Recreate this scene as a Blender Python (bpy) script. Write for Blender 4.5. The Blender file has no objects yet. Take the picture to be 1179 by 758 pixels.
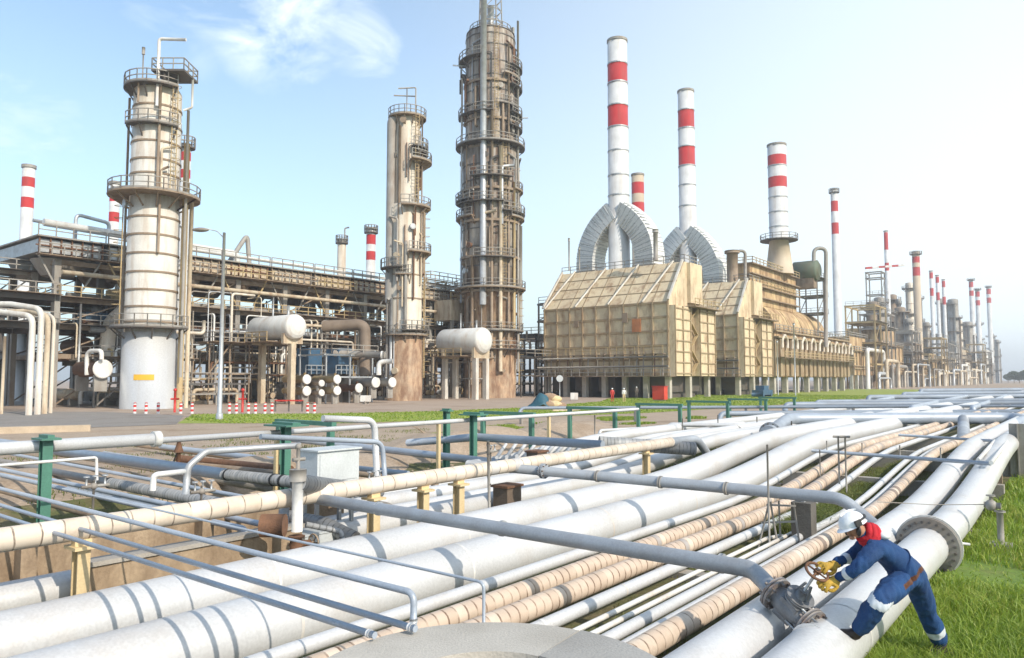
import bpy, math, random
import numpy as np
from mathutils import Vector, Matrix, noise as mnoise
random.seed(7)
rng = np.random.default_rng(5)
S = bpy.context.scene
COL = S.collection
PI = math.pi
# ------------------------------------------------------------------ camera geometry (photo 1179 x 758)
F, H = 851.0, 2.8
PITCH = math.atan(58 / F)
AZ = math.radians(38.2345)
UX, UY = math.sin(AZ), math.cos(AZ)
def W(u, v, z): return Vector((u*UX + v*UY, u*UY - v*UX, z))
def ray(px, py):
    a = (px-589.5)/F; b = (379-py)/F
    return Vector((a, math.cos(PITCH)-b*math.sin(PITCH), math.sin(PITCH)+b*math.cos(PITCH)))
def G(px, py, z):
    d = ray(px, py); return Vector((0, 0, H)) + d*((z-H)/d.z)
def D(px, py, Y):
    d = ray(px, py); return Vector((0, 0, H)) + d*(Y/d.y)
def PV(px, py, v):
    d = ray(px, py); return Vector((0, 0, H)) + d*(v/(d.x*UY - d.y*UX))
def PU(px, py, u):
    d = ray(px, py); return Vector((0, 0, H)) + d*(u/(d.x*UX + d.y*UY))
def uof(p): return p.x*UX + p.y*UY
def vof(p): return p.x*UY - p.y*UX
UD = Vector((UX, UY, 0)); VD = Vector((UY, -UX, 0)); ZD = Vector((0, 0, 1))
def at_v(px, v):
    """ground position seen at picture column px on the line v"""
    p = PV(px, 450, v); return p.x, p.y

# ------------------------------------------------------------------ mesh builder
class MB:
    def __init__(s): s.v = []; s.f = []; s.m = []; s.s = []; s.uv = []
    def add(s, vs, fs, mat=0, smooth=False, uvs=None):
        b = len(s.v); s.v += [tuple(p) for p in vs]
        for i, f in enumerate(fs):
            s.f.append(tuple(b+k for k in f))
            s.m.append(mat[i] if isinstance(mat, list) else mat)
            s.s.append(smooth[i] if isinstance(smooth, list) else smooth)
            s.uv.append(uvs[i] if uvs else [(0, 0)]*len(f))
        return s
    def hexa(s, c, a, b, d, mat=0):
        """box with centre c and half axes a, b, d"""
        vs = [c+i*a+j*b+k*d for i in (-1, 1) for j in (-1, 1) for k in (-1, 1)]
        fs = [(0, 1, 3, 2), (4, 6, 7, 5), (0, 4, 5, 1), (2, 3, 7, 6), (0, 2, 6, 4), (1, 5, 7, 3)]
        if a.cross(b).dot(d) < 0: fs = [f[::-1] for f in fs]
        return s.add(vs, fs, mat)
    def bx(s, u0, u1, v0, v1, z0, z1, mat=0):
        return s.hexa(W((u0+u1)/2, (v0+v1)/2, (z0+z1)/2), UD*(u1-u0)/2, VD*(v1-v0)/2, ZD*(z1-z0)/2, mat)
    def beam(s, p0, p1, w, h=None, mat=0):
        h = h or w; d = p1-p0; L = d.length
        if L < 1e-6: return s
        d = d/L
        r = d.cross(ZD) if abs(d.z) < .98 else Vector(UD)
        r.normalize(); t = r.cross(d)
        return s.hexa((p0+p1)/2, d*L/2, r*w/2, t*h/2, mat)
    def tube(s, pts, r, seg=12, mat=0, caps=True, bend=None, smooth=True, nb=6, phase=0):
        pts = [Vector(p) for p in pts]
        if bend: pts = fillet(pts, bend, nb)
        n = len(pts)
        rad = list(r) if isinstance(r, (list, tuple)) else [r]*n
        dirs = []
        for i in range(n):
            a = pts[max(i-1, 0)]; b = pts[min(i+1, n-1)]
            dd = (b-a)
            if i and i < n-1:
                d1 = (pts[i]-a); d2 = (b-pts[i])
                if d1.length > 1e-6 and d2.length > 1e-6: dd = d1.normalized()+d2.normalized()
            dirs.append(dd.normalized())
        x = dirs[0].orthogonal() if abs(dirs[0].z) > .9 else dirs[0].cross(ZD)
        x.normalize()
        vs = []; lens = [0]
        for i in range(n):
            if i:
                x = x - dirs[i]*x.dot(dirs[i]); x.normalize(); lens.append(lens[-1]+(pts[i]-pts[i-1]).length)
            y = dirs[i].cross(x)
            for k in range(seg):
                a = 2*PI*k/seg+phase
                vs.append(pts[i]+(x*math.cos(a)+y*math.sin(a))*rad[i])
        fs = []; uvs = []; ms = []; sm = []
        for i in range(n-1):
            for k in range(seg):
                k2 = (k+1) % seg
                fs.append((i*seg+k, (i+1)*seg+k, (i+1)*seg+k2, i*seg+k2)[::-1])
                R = max(rad[i], rad[i+1], 1e-4)*2*PI/seg
                uvs.append([(lens[i], R*k), (lens[i+1], R*k), (lens[i+1], R*(k+1)), (lens[i], R*(k+1))][::-1])
                ms.append(mat[i] if isinstance(mat, list) else mat)
                flat = abs(rad[i+1]-rad[i]) > .6*max(lens[i+1]-lens[i], 1e-6)
                sm.append(smooth and not flat)
        if caps:
            if rad[0] > 1e-4: fs.append(tuple(range(seg))); uvs.append([(0, 0)]*seg); ms.append(mat[0] if isinstance(mat, list) else mat); sm.append(False)
            if rad[-1] > 1e-4: fs.append(tuple((n-1)*seg+k for k in range(seg))[::-1]); uvs.append([(0, 0)]*seg); ms.append(mat[-1] if isinstance(mat, list) else mat); sm.append(False)
        return s.add(vs, fs, ms, sm, uvs)
    def cyl(s, p0, p1, r, seg=12, mat=0, r1=None, smooth=True): return s.tube([p0, p1], [r, r if r1 is None else r1], seg, mat, smooth=smooth)
    def ball(s, c, rx, ry=None, rz=None, seg=14, rings=9, mat=0, ax=None):
        ry = ry or rx; rz = rz or rx
        A = ax or (Vector((1, 0, 0)), Vector((0, 1, 0)), Vector((0, 0, 1)))
        vs = []; fs = []
        for i in range(rings+1):
            t = PI*i/rings
            for k in range(seg):
                a = 2*PI*k/seg
                vs.append(Vector(c)+A[0]*rx*math.sin(t)*math.cos(a)+A[1]*ry*math.sin(t)*math.sin(a)+A[2]*rz*math.cos(t))
        for i in range(rings):
            for k in range(seg):
                k2 = (k+1) % seg
                fs.append((i*seg+k, (i+1)*seg+k, (i+1)*seg+k2, i*seg+k2))
        return s.add(vs, fs, mat, True)
    def prism(s, poly, off, mat=0):
        """closed polygon (list of Vectors) extruded by the vector off"""
        n = len(poly); vs = list(poly)+[p+off for p in poly]
        nrm = sum(((poly[i]-poly[0]).cross(poly[(i+1) % n]-poly[0]) for i in range(n)), Vector())
        fs = [tuple(range(n))[::-1], tuple(range(n, 2*n))]+[(i, (i+1) % n, n+(i+1) % n, n+i) for i in range(n)]
        if nrm.dot(off) < 0: fs = [f[::-1] for f in fs]
        return s.add(vs, fs, mat)
    def ring(s, c, r0, r1, z0, z1, a0=0, a1=360, seg=28, mat=0):
        """flat annular slab (or a sector of it) round the vertical axis through c"""
        full = abs(a1-a0) >= 359.9; n = seg
        vs = []
        for i in range(n+1):
            a = math.radians(a0+(a1-a0)*i/n); d = Vector((math.cos(a), math.sin(a), 0))
            for r, z in ((r0, z0), (r1, z0), (r1, z1), (r0, z1)): vs.append(Vector((c.x, c.y, z))+d*r)
        fs = []
        for i in range(n):
            for k in range(4):
                k2 = (k+1) % 4
                fs.append((i*4+k, (i+1)*4+k, (i+1)*4+k2, i*4+k2)[::-1])
        if not full: fs += [(0, 1, 2, 3)[::-1], (n*4, n*4+1, n*4+2, n*4+3)]
        return s.add(vs, fs, mat)
    def rail(s, pts, h=1.1, r=.035, step=1.8, mids=1, mat=0):
        pts = [Vector(p) for p in pts]
        for a, b in zip(pts, pts[1:]):
            L = (b-a).length; n = max(1, round(L/step))
            for k in range(n+1):
                q = a+(b-a)*k/n
                s.beam(q, q+ZD*h, 2*r, 2*r)
            for m in range(mids+1):
                o = ZD*h*(1-m/(mids+1)); s.beam(a+o, b+o, 2*r, 2*r)
        return s
    def railring(s, c, r, z, a0=0, a1=360, h=1.1, t=.035, n=16):
        p = [Vector((c.x+r*math.cos(math.radians(a0+(a1-a0)*i/n)), c.y+r*math.sin(math.radians(a0+(a1-a0)*i/n)), z)) for i in range(n+1)]
        return s.rail(p, h, t, 99)
    def ladder(s, p0, p1, side, w=.5, r=.03, step=.45):
        a = side*w/2
        s.beam(p0-a, p1-a, 2*r); s.beam(p0+a, p1+a, 2*r)
        n = max(2, int((p1-p0).length/step))
        for k in range(1, n): q = p0+(p1-p0)*k/n; s.beam(q-a, q+a, 1.4*r)
        return s
    def build(s, name, mats, parent=None, origin=None):
        o0 = Vector(parent['_o']) if parent is not None else Vector(origin if origin is not None else (0, 0, 0))
        me = bpy.data.meshes.new(name)
        va = np.array(s.v, dtype=np.float64).reshape(-1, 3)-np.array(o0)
        me.from_pydata(va.tolist(), [], s.f)
        for m in (mats if isinstance(mats, (list, tuple)) else [mats]): me.materials.append(m)
        me.polygons.foreach_set('material_index', np.array(s.m, dtype=np.int32))
        me.polygons.foreach_set('use_smooth', np.array(s.s, dtype=bool))
        ul = me.uv_layers.new(name='UVMap')
        ul.data.foreach_set('uv', np.array([c for f in s.uv for p in f for c in p], dtype=np.float32))
        me.update()
        o = bpy.data.objects.new(name, me); COL.objects.link(o)
        o['_o'] = list(o0)
        if parent is not None: o.parent = parent
        else: o.location = o0
        return o
def fillet(pts, R, n=6):
    out = [pts[0]]
    for i in range(1, len(pts)-1):
        a, p, b = pts[i-1], pts[i], pts[i+1]
        d1 = (a-p); d2 = (b-p); l1, l2 = d1.length, d2.length
        d1 = d1/l1; d2 = d2/l2
        ang = PI-d1.angle(d2)
        if ang < .02: out.append(p); continue
        L = min(R*math.tan(ang/2), .48*l1, .48*l2)
        s, e = p+d1*L, p+d2*L
        for k in range(n+1):
            t = k/n; out.append(s*(1-t)**2+p*2*t*(1-t)+e*t*t)
    out.append(pts[-1]); return out

LABELS = {}
def tag(o, label, cat, group=None):
    o['label'] = label; o['category'] = cat
    if group: o['group'] = group
    if label in LABELS and not (group and LABELS[label] == group): print('DUP LABEL', label)
    LABELS[label] = group
    return o
def kind(o, k): o['kind'] = k; return o
def thing(name, label, cat, loc, group=None):
    o = bpy.data.objects.new(name, None); COL.objects.link(o); o.location = loc; o['_o'] = list(loc)
    o.empty_display_size = .2
    return tag(o, label, cat, group)
def single(mb, name, mats, origin, label, cat, group=None): return tag(mb.build(name, mats, None, origin), label, cat, group)
def dup(root, delta, label, group=None):
    r = root.copy(); COL.objects.link(r); r.location = Vector(root.location)+delta
    r['_o'] = list(r.location)
    r['label'] = label
    if group: r['group'] = group
    LABELS[label] = group
    for c in list(root.children):
        d = c.copy(); COL.objects.link(d); d.parent = r
        for g in list(c.children):
            e = g.copy(); COL.objects.link(e); e.parent = d
    return r

# ------------------------------------------------------------------ materials
def N(nt, t, **k):
    n = nt.nodes.new(t)
    for a, b in k.items(): setattr(n, a, b)
    return n
def setin(n, **k):
    for a, b in k.items(): n.inputs[a.replace('_', ' ')].default_value = b
def ramp(nt, stops):
    n = N(nt, 'ShaderNodeValToRGB'); e = n.color_ramp.elements
    while len(e) < len(stops): e.new(.5)
    for i, (p, c) in enumerate(stops): e[i].position = p; e[i].color = (*c, 1) if len(c) == 3 else c
    return n
def base_mat(name):
    m = bpy.data.materials.new(name); m.use_nodes = True
    return m, m.node_tree, m.node_tree.nodes['Principled BSDF'], m.node_tree.links
MATS = {}
def weathered(name, col, stain=None, amt=.5, scale=1.0, streak=1.0, rough=.5, metal=0, bump=.15, fine=25, lo=.45, hi=.75, col2=None):
    """painted or bare surface: base colour, patchy second tone, stains (streaked along z when streak < 1), fine bump"""
    m, nt, bs, L = base_mat(name)
    tc = N(nt, 'ShaderNodeTexCoord'); mp = N(nt, 'ShaderNodeMapping'); L.new(tc.outputs['Object'], mp.inputs[0])
    mp.inputs['Scale'].default_value = (scale, scale, scale*streak)
    n1 = N(nt, 'ShaderNodeTexNoise'); setin(n1, Scale=1.0, Detail=7.0, Roughness=.62); L.new(mp.outputs[0], n1.inputs['Vector'])
    n2 = N(nt, 'ShaderNodeTexNoise'); setin(n2, Scale=fine, Detail=4.0); L.new(tc.outputs['Object'], n2.inputs['Vector'])
    n3 = N(nt, 'ShaderNodeTexNoise'); setin(n3, Scale=.45*scale, Detail=3.0); L.new(tc.outputs['Object'], n3.inputs['Vector'])
    c2 = col2 or tuple(c*.8 for c in col)
    r3 = ramp(nt, [(.35, col), (.7, c2)]); L.new(n3.outputs[0], r3.inputs[0])
    last = r3.outputs[0]
    if stain:
        r1 = ramp(nt, [(lo, (0, 0, 0)), (hi, (1, 1, 1))]); L.new(n1.outputs[0], r1.inputs[0])
        mul = N(nt, 'ShaderNodeMath', operation='MULTIPLY'); L.new(r1.outputs[0], mul.inputs[0]); mul.inputs[1].default_value = amt
        mx = N(nt, 'ShaderNodeMix', data_type='RGBA'); L.new(mul.outputs[0], mx.inputs['Factor']); L.new(last, mx.inputs[6]); mx.inputs[7].default_value = (*stain, 1)
        last = mx.outputs[2]
    mv = N(nt, 'ShaderNodeMix', data_type='RGBA', blend_type='MULTIPLY'); mv.inputs['Factor'].default_value = .35
    r2 = ramp(nt, [(.3, (.72, .72, .72)), (.7, (1.15, 1.15, 1.15))]); L.new(n2.outputs[0], r2.inputs[0])
    L.new(last, mv.inputs[6]); L.new(r2.outputs[0], mv.inputs[7])
    L.new(mv.outputs[2], bs.inputs['Base Color'])
    rr = N(nt, 'ShaderNodeMapRange'); L.new(n1.outputs[0], rr.inputs[0]); rr.inputs[3].default_value = max(rough-.15, .05); rr.inputs[4].default_value = min(rough+.2, 1)
    L.new(rr.outputs[0], bs.inputs['Roughness']); bs.inputs['Metallic'].default_value = metal
    if bump:
        b = N(nt, 'ShaderNodeBump'); setin(b, Strength=bump, Distance=.02); L.new(n2.outputs[0], b.inputs['Height']); L.new(b.outputs[0], bs.inputs['Normal'])
    MATS[name] = m; return m
def banded(name, cols, joint, spacing, rough=.6, jw=.06, metal=0, odd=None, stain=None):
    """jacketed pipe: bands along the pipe's length (UV x in metres), each sheet a little different, dark lap joints"""
    m, nt, bs, L = base_mat(name)
    uv = N(nt, 'ShaderNodeUVMap'); sp = N(nt, 'ShaderNodeSeparateXYZ'); L.new(uv.outputs[0], sp.inputs[0])
    tc = N(nt, 'ShaderNodeTexCoord')
    wob = N(nt, 'ShaderNodeTexNoise'); setin(wob, Scale=2.3, Detail=2.0); L.new(tc.outputs['Object'], wob.inputs['Vector'])
    wa = N(nt, 'ShaderNodeMath', operation='MULTIPLY_ADD'); L.new(wob.outputs[0], wa.inputs[0]); wa.inputs[1].default_value = .35*spacing; L.new(sp.outputs[0], wa.inputs[2])
    dv = N(nt, 'ShaderNodeMath', operation='DIVIDE'); L.new(wa.outputs[0], dv.inputs[0]); dv.inputs[1].default_value = spacing
    fr = N(nt, 'ShaderNodeMath', operation='FRACT'); L.new(dv.outputs[0], fr.inputs[0])
    fl = N(nt, 'ShaderNodeMath', operation='FLOOR'); L.new(dv.outputs[0], fl.inputs[0])
    wn = N(nt, 'ShaderNodeTexWhiteNoise', noise_dimensions='1D'); L.new(fl.outputs[0], wn.inputs['W'])
    st = [(i/max(len(cols)-1, 1)*.9, c) for i, c in enumerate(cols)]
    if odd: st += [(.93, cols[-1]), (.95, odd)]
    rc = ramp(nt, st); L.new(wn.outputs[0], rc.inputs[0])
    no = N(nt, 'ShaderNodeTexNoise'); setin(no, Scale=3.0, Detail=6.0, Roughness=.65); L.new(tc.outputs['Object'], no.inputs['Vector'])
    mx0 = N(nt, 'ShaderNodeMix', data_type='RGBA')
    rs = ramp(nt, [(.5, (0, 0, 0)), (.75, (.55, .55, .55))]); L.new(no.outputs[0], rs.inputs[0]); L.new(rs.outputs[0], mx0.inputs['Factor'])
    L.new(rc.outputs[0], mx0.inputs[6]); mx0.inputs[7].default_value = (*(stain or tuple(c*.55 for c in cols[0])), 1)
    # joints, broken up by noise
    lt = N(nt, 'ShaderNodeMath', operation='LESS_THAN'); L.new(fr.outputs[0], lt.inputs[0]); lt.inputs[1].default_value = jw
    nb = N(nt, 'ShaderNodeTexNoise'); setin(nb, Scale=6.0, Detail=3.0); L.new(tc.outputs['Object'], nb.inputs['Vector'])
    rb = ramp(nt, [(.38, (.15, .15, .15)), (.6, (1, 1, 1))]); L.new(nb.outputs[0], rb.inputs[0])
    ml = N(nt, 'ShaderNodeMath', operation='MULTIPLY'); L.new(lt.outputs[0], ml.inputs[0]); L.new(rb.outputs[0], ml.inputs[1])
    mx = N(nt, 'ShaderNodeMix', data_type='RGBA'); L.new(ml.outputs[0], mx.inputs['Factor']); L.new(mx0.outputs[2], mx.inputs[6]); mx.inputs[7].default_value = (*joint, 1)
    L.new(mx.outputs[2], bs.inputs['Base Color'])
    bs.inputs['Roughness'].default_value = rough; bs.inputs['Metallic'].default_value = metal
    b = N(nt, 'ShaderNodeBump'); setin(b, Strength=.5, Distance=.03); L.new(fr.outputs[0], b.inputs['Height']); L.new(b.outputs[0], bs.inputs['Normal'])
    MATS[name] = m; return m

WHITE = weathered('white_pipe_paint', (.61, .615, .625), (.42, .35, .28), .6, .9, 1, .36, .12, .04, 30, .52, .85, (.53, .53, .53))
WHITE2 = weathered('white_steel_paint', (.72, .71, .68), (.42, .27, .15), .6, 1.2, .3, .45, 0, .05, 20, .5, .8)
GREYP = weathered('grey_pipe_paint', (.36, .39, .43), (.20, .19, .18), .5, 2.0, 1, .42, .15, .05, 40)
GREYB = weathered('blue_grey_pipe_paint', (.38, .43, .50), (.22, .24, .27), .5, 1.5, 1, .4, .1, .05, 40)
GALV = weathered('galvanised_steel', (.48, .50, .52), (.28, .26, .24), .5, 2, 1, .42, .35, .05, 40)
RUST = weathered('rusty_iron', (.20, .10, .055), (.07, .045, .035), .7, 9, 1, .85, .1, .5, 60)
DARK = weathered('dark_steel', (.12, .11, .10), (.16, .10, .065), .6, 2, 1, .6, .2, .1)
STEELB = weathered('brown_weathered_steel', (.32, .24, .17), (.11, .065, .04), .7, 1.2, .5, .75, .05, .1, 10)
STEELY = weathered('ochre_painted_steel', (.47, .35, .18), (.22, .13, .07), .6, .8, .4, .65, 0, .1, 10)
STEELG = weathered('grey_weathered_steel', (.33, .31, .28), (.17, .11, .075), .7, .8, .4, .65, .1, .1, 10)
CREAM = weathered('cream_weathered_sheet', (.58, .49, .36), (.27, .15, .08), .9, 1.3, .3, .65, 0, .1, 8, .45, .75)
HEAT = weathered('heater_casing', (.66, .54, .36), (.28, .155, .08), .85, .9, .35, .7, 0, .1, 6, .49, .70, (.56, .455, .31))
HEAT2 = weathered('rusted_heater_casing', (.60, .44, .235), (.20, .105, .055), .92, .8, .35, .72, 0, .1, 6, .42, .64, (.42, .28, .15))
HEATRIB = weathered('heater_steel_ribs', (.38, .29, .18), (.22, .12, .06), .8, .8, .5, .7, 0, .1, 8)
TOWW = weathered('pale_tower_shell', (.66, .63, .57), (.34, .22, .13), .85, 1.3, .12, .5, .05, .05, 12, .48, .78)
TOWS = weathered('silver_tower_skirt', (.72, .73, .74), (.45, .38, .3), .4, .35, .1, .34, .35, .05, 10, .55, .8)
TOWR = weathered('rust_streaked_tower_shell', (.43, .37, .30), (.11, .065, .04), .95, 1.5, .10, .65, .05, .1, 8, .40, .62, (.30, .28, .26))
TOWG = weathered('tan_tower_shell', (.66, .60, .50), (.33, .20, .11), .7, 1.4, .09, .55, .05, .05, 10, .44, .74, (.55, .50, .42))
BRICK = weathered('rust_stained_fireproofing', (.48, .32, .20), (.20, .11, .065), .9, 1.4, .35, .85, 0, .3, 6, .4, .62, (.36, .27, .19))
STACKW = weathered('white_stack_paint', (.72, .72, .71), (.42, .36, .30), .65, 1.1, .10, .4, .1, .03, 10, .48, .78)
STACKR = weathered('red_stack_paint', (.47, .035, .035), (.26, .06, .05), .7, 1.1, .15, .5, 0, .03, 10)
STACKT = weathered('tan_stack_shell', (.55, .45, .33), (.3, .18, .1), .6, .4, .15, .6, 0, .05, 10)
DUCT = banded('ribbed_duct_sheet', [(.66, .66, .64), (.72, .72, .70)], (.22, .21, .19), .95, .5, .13, .2)
PINK = banded('pink_pipe_jacket', [(.57, .45, .355), (.47, .37, .285), (.62, .51, .41)], (.17, .11, .075), .16, .7, .16, 0, (.36, .33, .31))
CREAMB = banded('cream_pipe_jacket', [(.66, .57, .47), (.60, .51, .41), (.70, .62, .52)], (.20, .155, .12), .27, .6, .07, 0, (.50, .49, .48), (.42, .31, .22))
TANB = banded('tan_pipe_jacket', [(.60, .50, .40), (.50, .39, .30), (.64, .55, .46)], (.15, .10, .07), .17, .7, .13, 0, (.25, .20, .17), (.25, .15, .1))
GREYBAND = banded('grey_pipe_jacket', [(.30, .30, .30), (.36, .36, .36), (.26, .27, .28)], (.10, .10, .10), .11, .55, .2, .2)
CONC = weathered('concrete', (.40, .37, .33), (.23, .20, .17), .7, 1.2, .6, .9, 0, .4, 30)
CONCS = weathered('smooth_concrete', (.50, .465, .41), (.30, .27, .23), .6, 1.4, 1, .85, 0, .35, 50, .45, .8)
CONCB = weathered('soil_stained_concrete', (.40, .30, .20), (.17, .115, .07), .9, 3.2, .45, .9, 0, .5, 20, .4, .7, (.30, .22, .15))
GREEN = weathered('green_paint', (.085, .23, .17), (.03, .09, .07), .5, 2, 1, .45, 0, .05, 30)
TANP = weathered('tan_post_paint', (.66, .51, .29), (.36, .22, .11), .6, 3, .4, .6, 0, .05, 30, .5, .8)
REDP = weathered('red_paint', (.55, .04, .03), (.3, .03, .02), .4, 2, 1, .45)
BOXG = weathered('pale_grey_enamel', (.56, .59, .60), (.42, .42, .40), .4, 2, .6, .4, 0, .02, 30, .5, .9)
YELLOW = weathered('yellow_sign_paint', (.75, .45, .04), None, 0, 1, 1, .5)
BLACKR = weathered('black_rubber', (.022, .022, .024), None, 0, 1, 1, .7)
TEAL = weathered('teal_tarpaulin', (.025, .10, .14), (.02, .05, .07), .5, 2, 1, .55)
TILE = weathered('tan_sacking', (.36, .24, .16), (.24, .16, .1), .6, 2, 1, .9)
DGREEN = weathered('dark_green_vessel_paint', (.10, .13, .085), (.16, .09, .05), .6, .8, .4, .6)
BLUEM = weathered('blue_machine_paint', (.04, .11, .20), (.1, .09, .08), .5, 2, 1, .5)

# ------------------------------------------------------------------ world, sun, camera
SUNEL = math.radians(35)
SUNAZ = math.radians(136)         # clockwise from +Y
sdir = Vector((math.sin(SUNAZ)*math.cos(SUNEL), math.cos(SUNAZ)*math.cos(SUNEL), math.sin(SUNEL)))
wd = bpy.data.worlds.new('World'); S.world = wd; wd.use_nodes = True
nt = wd.node_tree; L = nt.links; bg = nt.nodes['Background']
sky = N(nt, 'ShaderNodeTexSky', sky_type='NISHITA', sun_disc=False)
sky.sun_elevation = SUNEL; sky.sun_rotation = SUNAZ; sky.air_density = 1.0; sky.dust_density = 2.0; sky.ozone_density = 1.5
tc = N(nt, 'ShaderNodeTexCoord'); sp = N(nt, 'ShaderNodeSeparateXYZ'); L.new(tc.outputs['Generated'], sp.inputs[0])
za = N(nt, 'ShaderNodeMath', operation='ADD'); L.new(sp.outputs[2], za.inputs[0]); za.inputs[1].default_value = .22
dv = N(nt, 'ShaderNodeVectorMath', operation='DIVIDE'); cb = N(nt, 'ShaderNodeCombineXYZ')
for i in range(3): L.new(za.outputs[0], cb.inputs[i])
L.new(tc.outputs['Generated'], dv.inputs[0]); L.new(cb.outputs[0], dv.inputs[1])
mp = N(nt, 'ShaderNodeMapping'); mp.inputs['Location'].default_value = (2.35, .6, 0); mp.inputs['Scale'].default_value = (1.0, 1.5, 0); L.new(dv.outputs[0], mp.inputs[0])
cn = N(nt, 'ShaderNodeTexNoise'); setin(cn, Scale=1.5, Detail=6.0, Roughness=.55, Distortion=.3); L.new(mp.outputs[0], cn.inputs['Vector'])
cr = ramp(nt, [(.50, (0, 0, 0)), (.78, (1, 1, 1))]); cr.color_ramp.interpolation = 'EASE'; L.new(cn.outputs[0], cr.inputs[0])
# thin bright veil that thickens towards the east (photo right) and the horizon
ve = N(nt, 'ShaderNodeMapRange', interpolation_type='SMOOTHSTEP'); L.new(sp.outputs[0], ve.inputs[0])
for i, x in enumerate((-.4, .75, .06, .76)): ve.inputs[i+1].default_value = x
vz = N(nt, 'ShaderNodeMapRange', interpolation_type='SMOOTHSTEP'); L.new(sp.outputs[2], vz.inputs[0])
for i, x in enumerate((0, .6, .30, 0.0)): vz.inputs[i+1].default_value = x
vo = N(nt, 'ShaderNodeMapRange', interpolation_type='SMOOTHSTEP'); L.new(sp.outputs[2], vo.inputs[0])
for i, x in enumerate((.45, .8, 1, .15)): vo.inputs[i+1].default_value = x
vm = N(nt, 'ShaderNodeMath', operation='MULTIPLY'); L.new(ve.outputs[0], vm.inputs[0]); L.new(vo.outputs[0], vm.inputs[1])
av = N(nt, 'ShaderNodeMath', operation='ADD', use_clamp=True); L.new(vm.outputs[0], av.inputs[0]); L.new(vz.outputs[0], av.inputs[1])
mxc = N(nt, 'ShaderNodeMath', operation='MAXIMUM', use_clamp=True); L.new(av.outputs[0], mxc.inputs[0])
cm = N(nt, 'ShaderNodeMath', operation='MULTIPLY'); L.new(cr.outputs[0], cm.inputs[0]); cm.inputs[1].default_value = .35; pk = None
for (cx_, cy_, w_, a_) in ((320, 20, .9938, .95), (415, 42, .9968, .7), (265, 2, .9965, .65), (205, 40, .996, .35), (30, 130, .995, .45), (490, 25, .997, .35)):
    cdir = ray(cx_, cy_).normalized()
    dt = N(nt, 'ShaderNodeVectorMath', operation='DOT_PRODUCT'); L.new(tc.outputs['Generated'], dt.inputs[0]); dt.inputs[1].default_value = cdir
    mr = N(nt, 'ShaderNodeMapRange', interpolation_type='SMOOTHSTEP'); L.new(dt.outputs['Value'], mr.inputs[0]); mr.inputs[1].default_value = w_; mr.inputs[2].default_value = 1; mr.inputs[3].default_value = 0; mr.inputs[4].default_value = a_
    if pk is None: pk = mr.outputs[0]
    else:
        m2 = N(nt, 'ShaderNodeMath', operation='MAXIMUM'); L.new(pk, m2.inputs[0]); L.new(mr.outputs[0], m2.inputs[1]); pk = m2.outputs[0]
cn2 = N(nt, 'ShaderNodeTexNoise'); setin(cn2, Scale=5.5, Detail=8.0, Roughness=.6, Distortion=.4); L.new(dv.outputs[0], cn2.inputs['Vector'])
cr2 = ramp(nt, [(.33, (0, 0, 0)), (.62, (1, 1, 1))]); L.new(cn2.outputs[0], cr2.inputs[0])
pm = N(nt, 'ShaderNodeMath', operation='MULTIPLY'); L.new(pk, pm.inputs[0]); L.new(cr2.outputs[0], pm.inputs[1])
cx2 = N(nt, 'ShaderNodeMath', operation='MAXIMUM'); L.new(pm.outputs[0], cx2.inputs[0]); L.new(cm.outputs[0], cx2.inputs[1]); L.new(cx2.outputs[0], mxc.inputs[1])
mx = N(nt, 'ShaderNodeMix', data_type='RGBA'); L.new(mxc.outputs[0], mx.inputs['Factor'])
hs = N(nt, 'ShaderNodeVectorMath', operation='MULTIPLY'); L.new(sky.outputs[0], hs.inputs[0]); hs.inputs[1].default_value = (1.10, 1.26, 1.26)
L.new(hs.outputs[0], mx.inputs[6]); mx.inputs[7].default_value = (5.6, 6.2, 6.5, 1)
L.new(mx.outputs[2], bg.inputs['Color']); bg.inputs['Strength'].default_value = .15

sl = bpy.data.lights.new('sun', 'SUN'); sl.energy = 3.35; sl.angle = math.radians(.55); sl.color = (1, .90, .76)
so = bpy.data.objects.new('sun', sl); COL.objects.link(so); so.rotation_euler = sdir.to_track_quat('Z', 'Y').to_euler(); so.location = (60, -60, 60)
cd = bpy.data.cameras.new('camera'); cd.sensor_width = 36; cd.lens = 36*F/1179; cd.clip_end = 8000; cd.clip_start = .05
co = bpy.data.objects.new('camera', cd); COL.objects.link(co); co.location = (0, 0, H); co.rotation_euler = (PI/2+PITCH, 0, 0); S.camera = co
S.view_settings.view_transform = 'Standard'; S.view_settings.look = 'None'; S.view_settings.exposure = .48; S.view_settings.gamma = 1
S.cycles.max_bounces = 5; S.cycles.diffuse_bounces = 3; S.cycles.glossy_bounces = 2; S.cycles.transparent_max_bounces = 4
S.cycles.use_denoising = True

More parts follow.
